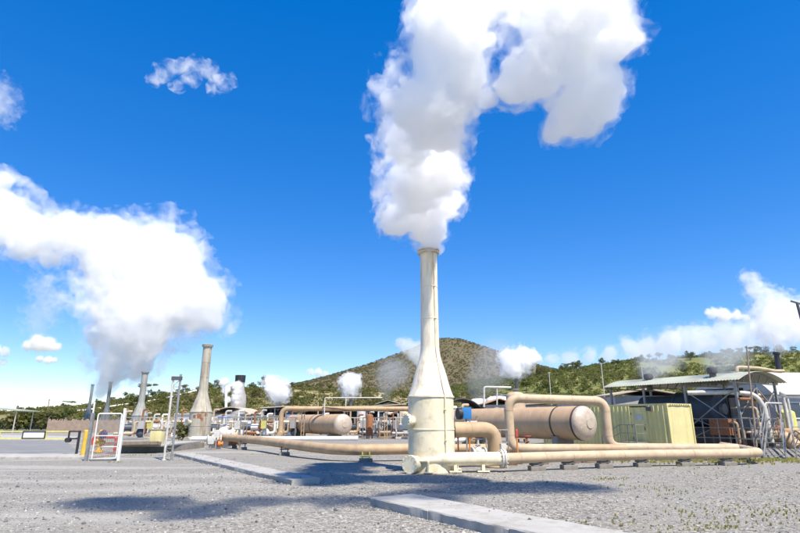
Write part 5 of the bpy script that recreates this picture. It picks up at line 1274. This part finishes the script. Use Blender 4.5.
# ------------------------------------------------------------------ steam
random.seed(5)
def lean(y):  # the plume drifts towards the camera as it rises
    return float(np.interp(y, [-60, 40, 110, 170, 215, 244], [-8.2, -8.2, -7.2, -4.3, -1.3, 0]))
big = [(432.5,247,5.5),(433,241,8.5),(432,233,13),(429,222,19),(424,213,23),(398,214,17),(444,206,18),(418,190,31),(428,167,35),(444,165,26),(413,140,28),(440,130,33),(403,97,22),(428,100,40),
       (452,95,34),(440,65,37),(468,74,32),(458,38,40),(474,6,34),(440,15,32),(530,-4,30),(560,18,42),(590,12,42),(612,45,27),(582,60,36),(550,64,30),(524,76,22),(500,84,14),
       (597,90,26),(577,108,24),(603,112,16),(566,126,17),(557,136,12),(472,-16,38),(588,-16,40),(535,-26,30)]
pl = steam('steam_plume', 'tall white steam plume pouring from the big cream stack and bending right', pixblobs([(x, y, r * (.93 if y < 120 else .86), lean(y)) for x, y, r in big], 19.4), .05, 3.6, amp=1.35, nscale=.9, seed=5, white=.99, fringe=.62, fringe_density=.03, g=.25, wisp=.6)
shadow_steam = [((-1.1 + .9 * k + random.uniform(-.4, .4), 4.9 + .25 * k + random.uniform(-.7, .7), 13.6 + random.uniform(-.5, .5)), random.uniform(.55, 1.0)) for k in range(7)]
o2 = steam('fringe_and_shadow_vapour', 'x', shadow_steam, .10, .55, amp=1.3, nscale=.9, seed=77, fringe=.4, fringe_density=.12); o2.parent = pl
for key in ('label', 'category'): del o2[key]
shadow_steam = [((5.4 + .62 * k + random.uniform(-.3, .3), 8.0 + .12 * k + random.uniform(-.5, .5), 13.0 + random.uniform(-.4, .4)), random.uniform(.7, 1.1)) for k in range(5)]
o2 = steam('fringe_and_shadow_vapour', 'x', shadow_steam, .10, .9, amp=1.2, nscale=.8, seed=78, fringe=.4, fringe_density=.12); o2.parent = pl
for key in ('label', 'category'): del o2[key]
left = [(104,389,4),(104,384,7),(107,377,10),(105,367,14),(112,354,20),(136,356,20),(121,334,28),(150,342,20),(96,328,15),(130,300,36),(163,304,35),(192,300,30),(212,299,15),(112,266,30),(145,262,31),(173,272,26),
        (92,240,23),(68,242,23),(120,228,17),(43,244,22),(20,232,21),(4,210,23),(-14,215,28),(-2,190,14),(58,264,13),(22,252,13)]
steam('steam_plume', 'wide white steam bank drifting over the distant grey stacks at left', pixblobs([(x, y, r * .88) for x, y, r in left], 93), .28, .34, amp=1.35, nscale=.17, seed=8, white=.955, fringe=.75, fringe_density=.03, g=.15, wisp=.8)
def puff(label, lst, Y, h, dens, amp=1.15, seed=3, fr=.65, fd=.05, ns=None, name='steam_puff', cat='steam', group=None, jit=.3, white=.985, wisp=.8):
    B = pixblobs(lst, Y, jit=jit); R = max(r for c, r in B)
    return steam(name, label, B, h * R, dens / R, amp=amp, nscale=ns or 1.1 / R, seed=seed, fringe=fr, fringe_density=fd, cat=cat, group=group, white=white, wisp=wisp)
puff('white steam puff above the thin vent left of the far tank', [(278,397,5), (277,391,8), (281,395,6), (273,385,6), (271,381,4)], 84, .11, 3.2, seed=31)
puff('round white steam puff above the far tank', [(350,386,8), (347,382,6), (354,380,5), (351,391,4)], 100, .11, 3.4, seed=32)
puff('white steam puff rising behind the top of the pipe loop', [(516,372,5), (512,366,9), (521,360,9), (508,358,7), (530,358,6), (538,357,4)], 95, .11, 3.2, seed=33)
puff('small white steam puff beside the dark topped exhaust stack', [(237,391,3), (237,386,3.5), (236,397,2.5), (237,402,2)], 90, .14, 2.4, seed=34)
puff('thin steam drifting left of the dark topped exhaust stack', [(226,390,4), (224,382,4), (228,400,3)], 90, .14, .6, amp=.6, seed=35, fr=.5, fd=.3, ns=None)
puff('thin grey steam on the face of the cone shaped hill', [(415,352,9), (408,347,7), (420,360,8), (401,343,5)], 260, .11, .3, amp=.8, seed=36, fr=.6, fd=.25)
puff('white steam rising from the black vent stack at right', [(777,350,4), (776,343,8), (772,332,12), (768,318,14), (778,310,12), (765,300,10), (758,292,9), (752,280,6), (785,322,13), (795,315,14)], 46.3, .10, .32, seed=37, fr=.8, fd=.2, wisp=3)
def smoke(label, x, y0, y1, w, Y, dens, seed, drift=10):
    n = 7; lst = [(x + drift * (k / (n - 1)) ** 1.5, y0 + (y1 - y0) * k / (n - 1), w * (.45 + .75 * k / (n - 1))) for k in range(n)]
    B = pixblobs(lst, Y, jit=.1); R = max(r for c, r in B)
    steam('thin_smoke', label, B, .10 * R, dens / R, amp=.5, nscale=.8 / R, seed=seed, fringe=.7, fringe_density=.3, cat='steam', g=.4)
smoke('thin smoky steam rising from the left ventilator on the green shed roof', 650, 376, 352, 13, 40.5, .09, 38)
smoke('thin smoky steam rising from the right ventilator on the green shed roof', 714, 370, 346, 14, 36, .09, 39)
smoke('thin grey steam drifting above the dark arched shed right of the big stack', 478, 394, 362, 15, 70, .06, 40, 18)
smoke('thin grey steam rising right of the far tank', 384, 398, 372, 11, 100, .08, 41, 8)
# fair-weather clouds far behind the hills
def cloud(label, lst, Y, dens, seed, amp=1.15, h=.09, fr=.4, fd=.05, ns=None, wisp=0):
    return puff(label, lst, Y, h, dens, amp, seed, fr, fd, ns, 'cloud', 'cloud', None, .5, .955, wisp)
bank = [(552,358,5), (568,356,7), (588,354,8), (608,352,8), (628,350,9), (650,347,9), (670,344,10), (690,341,11), (710,338,11), (730,336,12), (750,333,12), (772,329,14), (795,325,15), (820,322,16), (850,320,18), (640,352,7), (700,347,8), (750,343,9)]
cloud('long low white cloud bank behind the right hand hill', bank, 1500, .75, 51, amp=1.2, fr=.6, wisp=.8)
cloud('small flat white cloud above the long cloud bank', [(712,313,5), (724,314,6), (737,315,5), (746,318,3)], 1400, 1.0, 52, h=.13)
cloud('small oval white cloud low at the left', [(30,345,5), (40,343,7.5), (50,344,6), (57,346,4)], 1400, 1.6, 53, amp=.6, h=.13)
cloud('tiny white cloud beneath the oval cloud', [(40,359,3), (48,360,3.5), (54,360,2.5)], 1500, 1.2, 54, amp=.6, h=.16)
cloud('faint wispy cloud hanging left of the steam bank', [(48,290,9), (52,300,10), (45,312,10), (40,324,8), (50,282,6)], 1300, .06, 55, amp=1.5, fr=1.0, fd=.2, wisp=4.5)
cloud('wispy curled cloud alone high in the upper left sky', [(152,78,4), (160,72,5), (169,66,5), (180,64,5), (190,60,5), (196,68,5), (186,78,5), (176,84,4), (206,72,5), (214,80,5), (222,88,6), (231,84,4), (210,92,4)], 1200, .02, 56, amp=1.3, fr=1.3, fd=.6, ns=.022, wisp=24)
cloud('faint cloud scrap at the left edge of the sky', [(0,95,12), (-8,110,14), (4,106,8)], 1300, .08, 57, amp=1.5, fr=1.0, fd=.2, wisp=4.5)
cloud('faint low cloud scrap near the left horizon', [(5,352,4), (-4,350,5), (2,362,3)], 1500, .9, 58, amp=1.0, h=.16)
cloud('faint long cloud near the left skyline', [(310,372,3), (318,372,4), (326,373,3)], 2000, .8, 59, amp=1.0, h=.18)
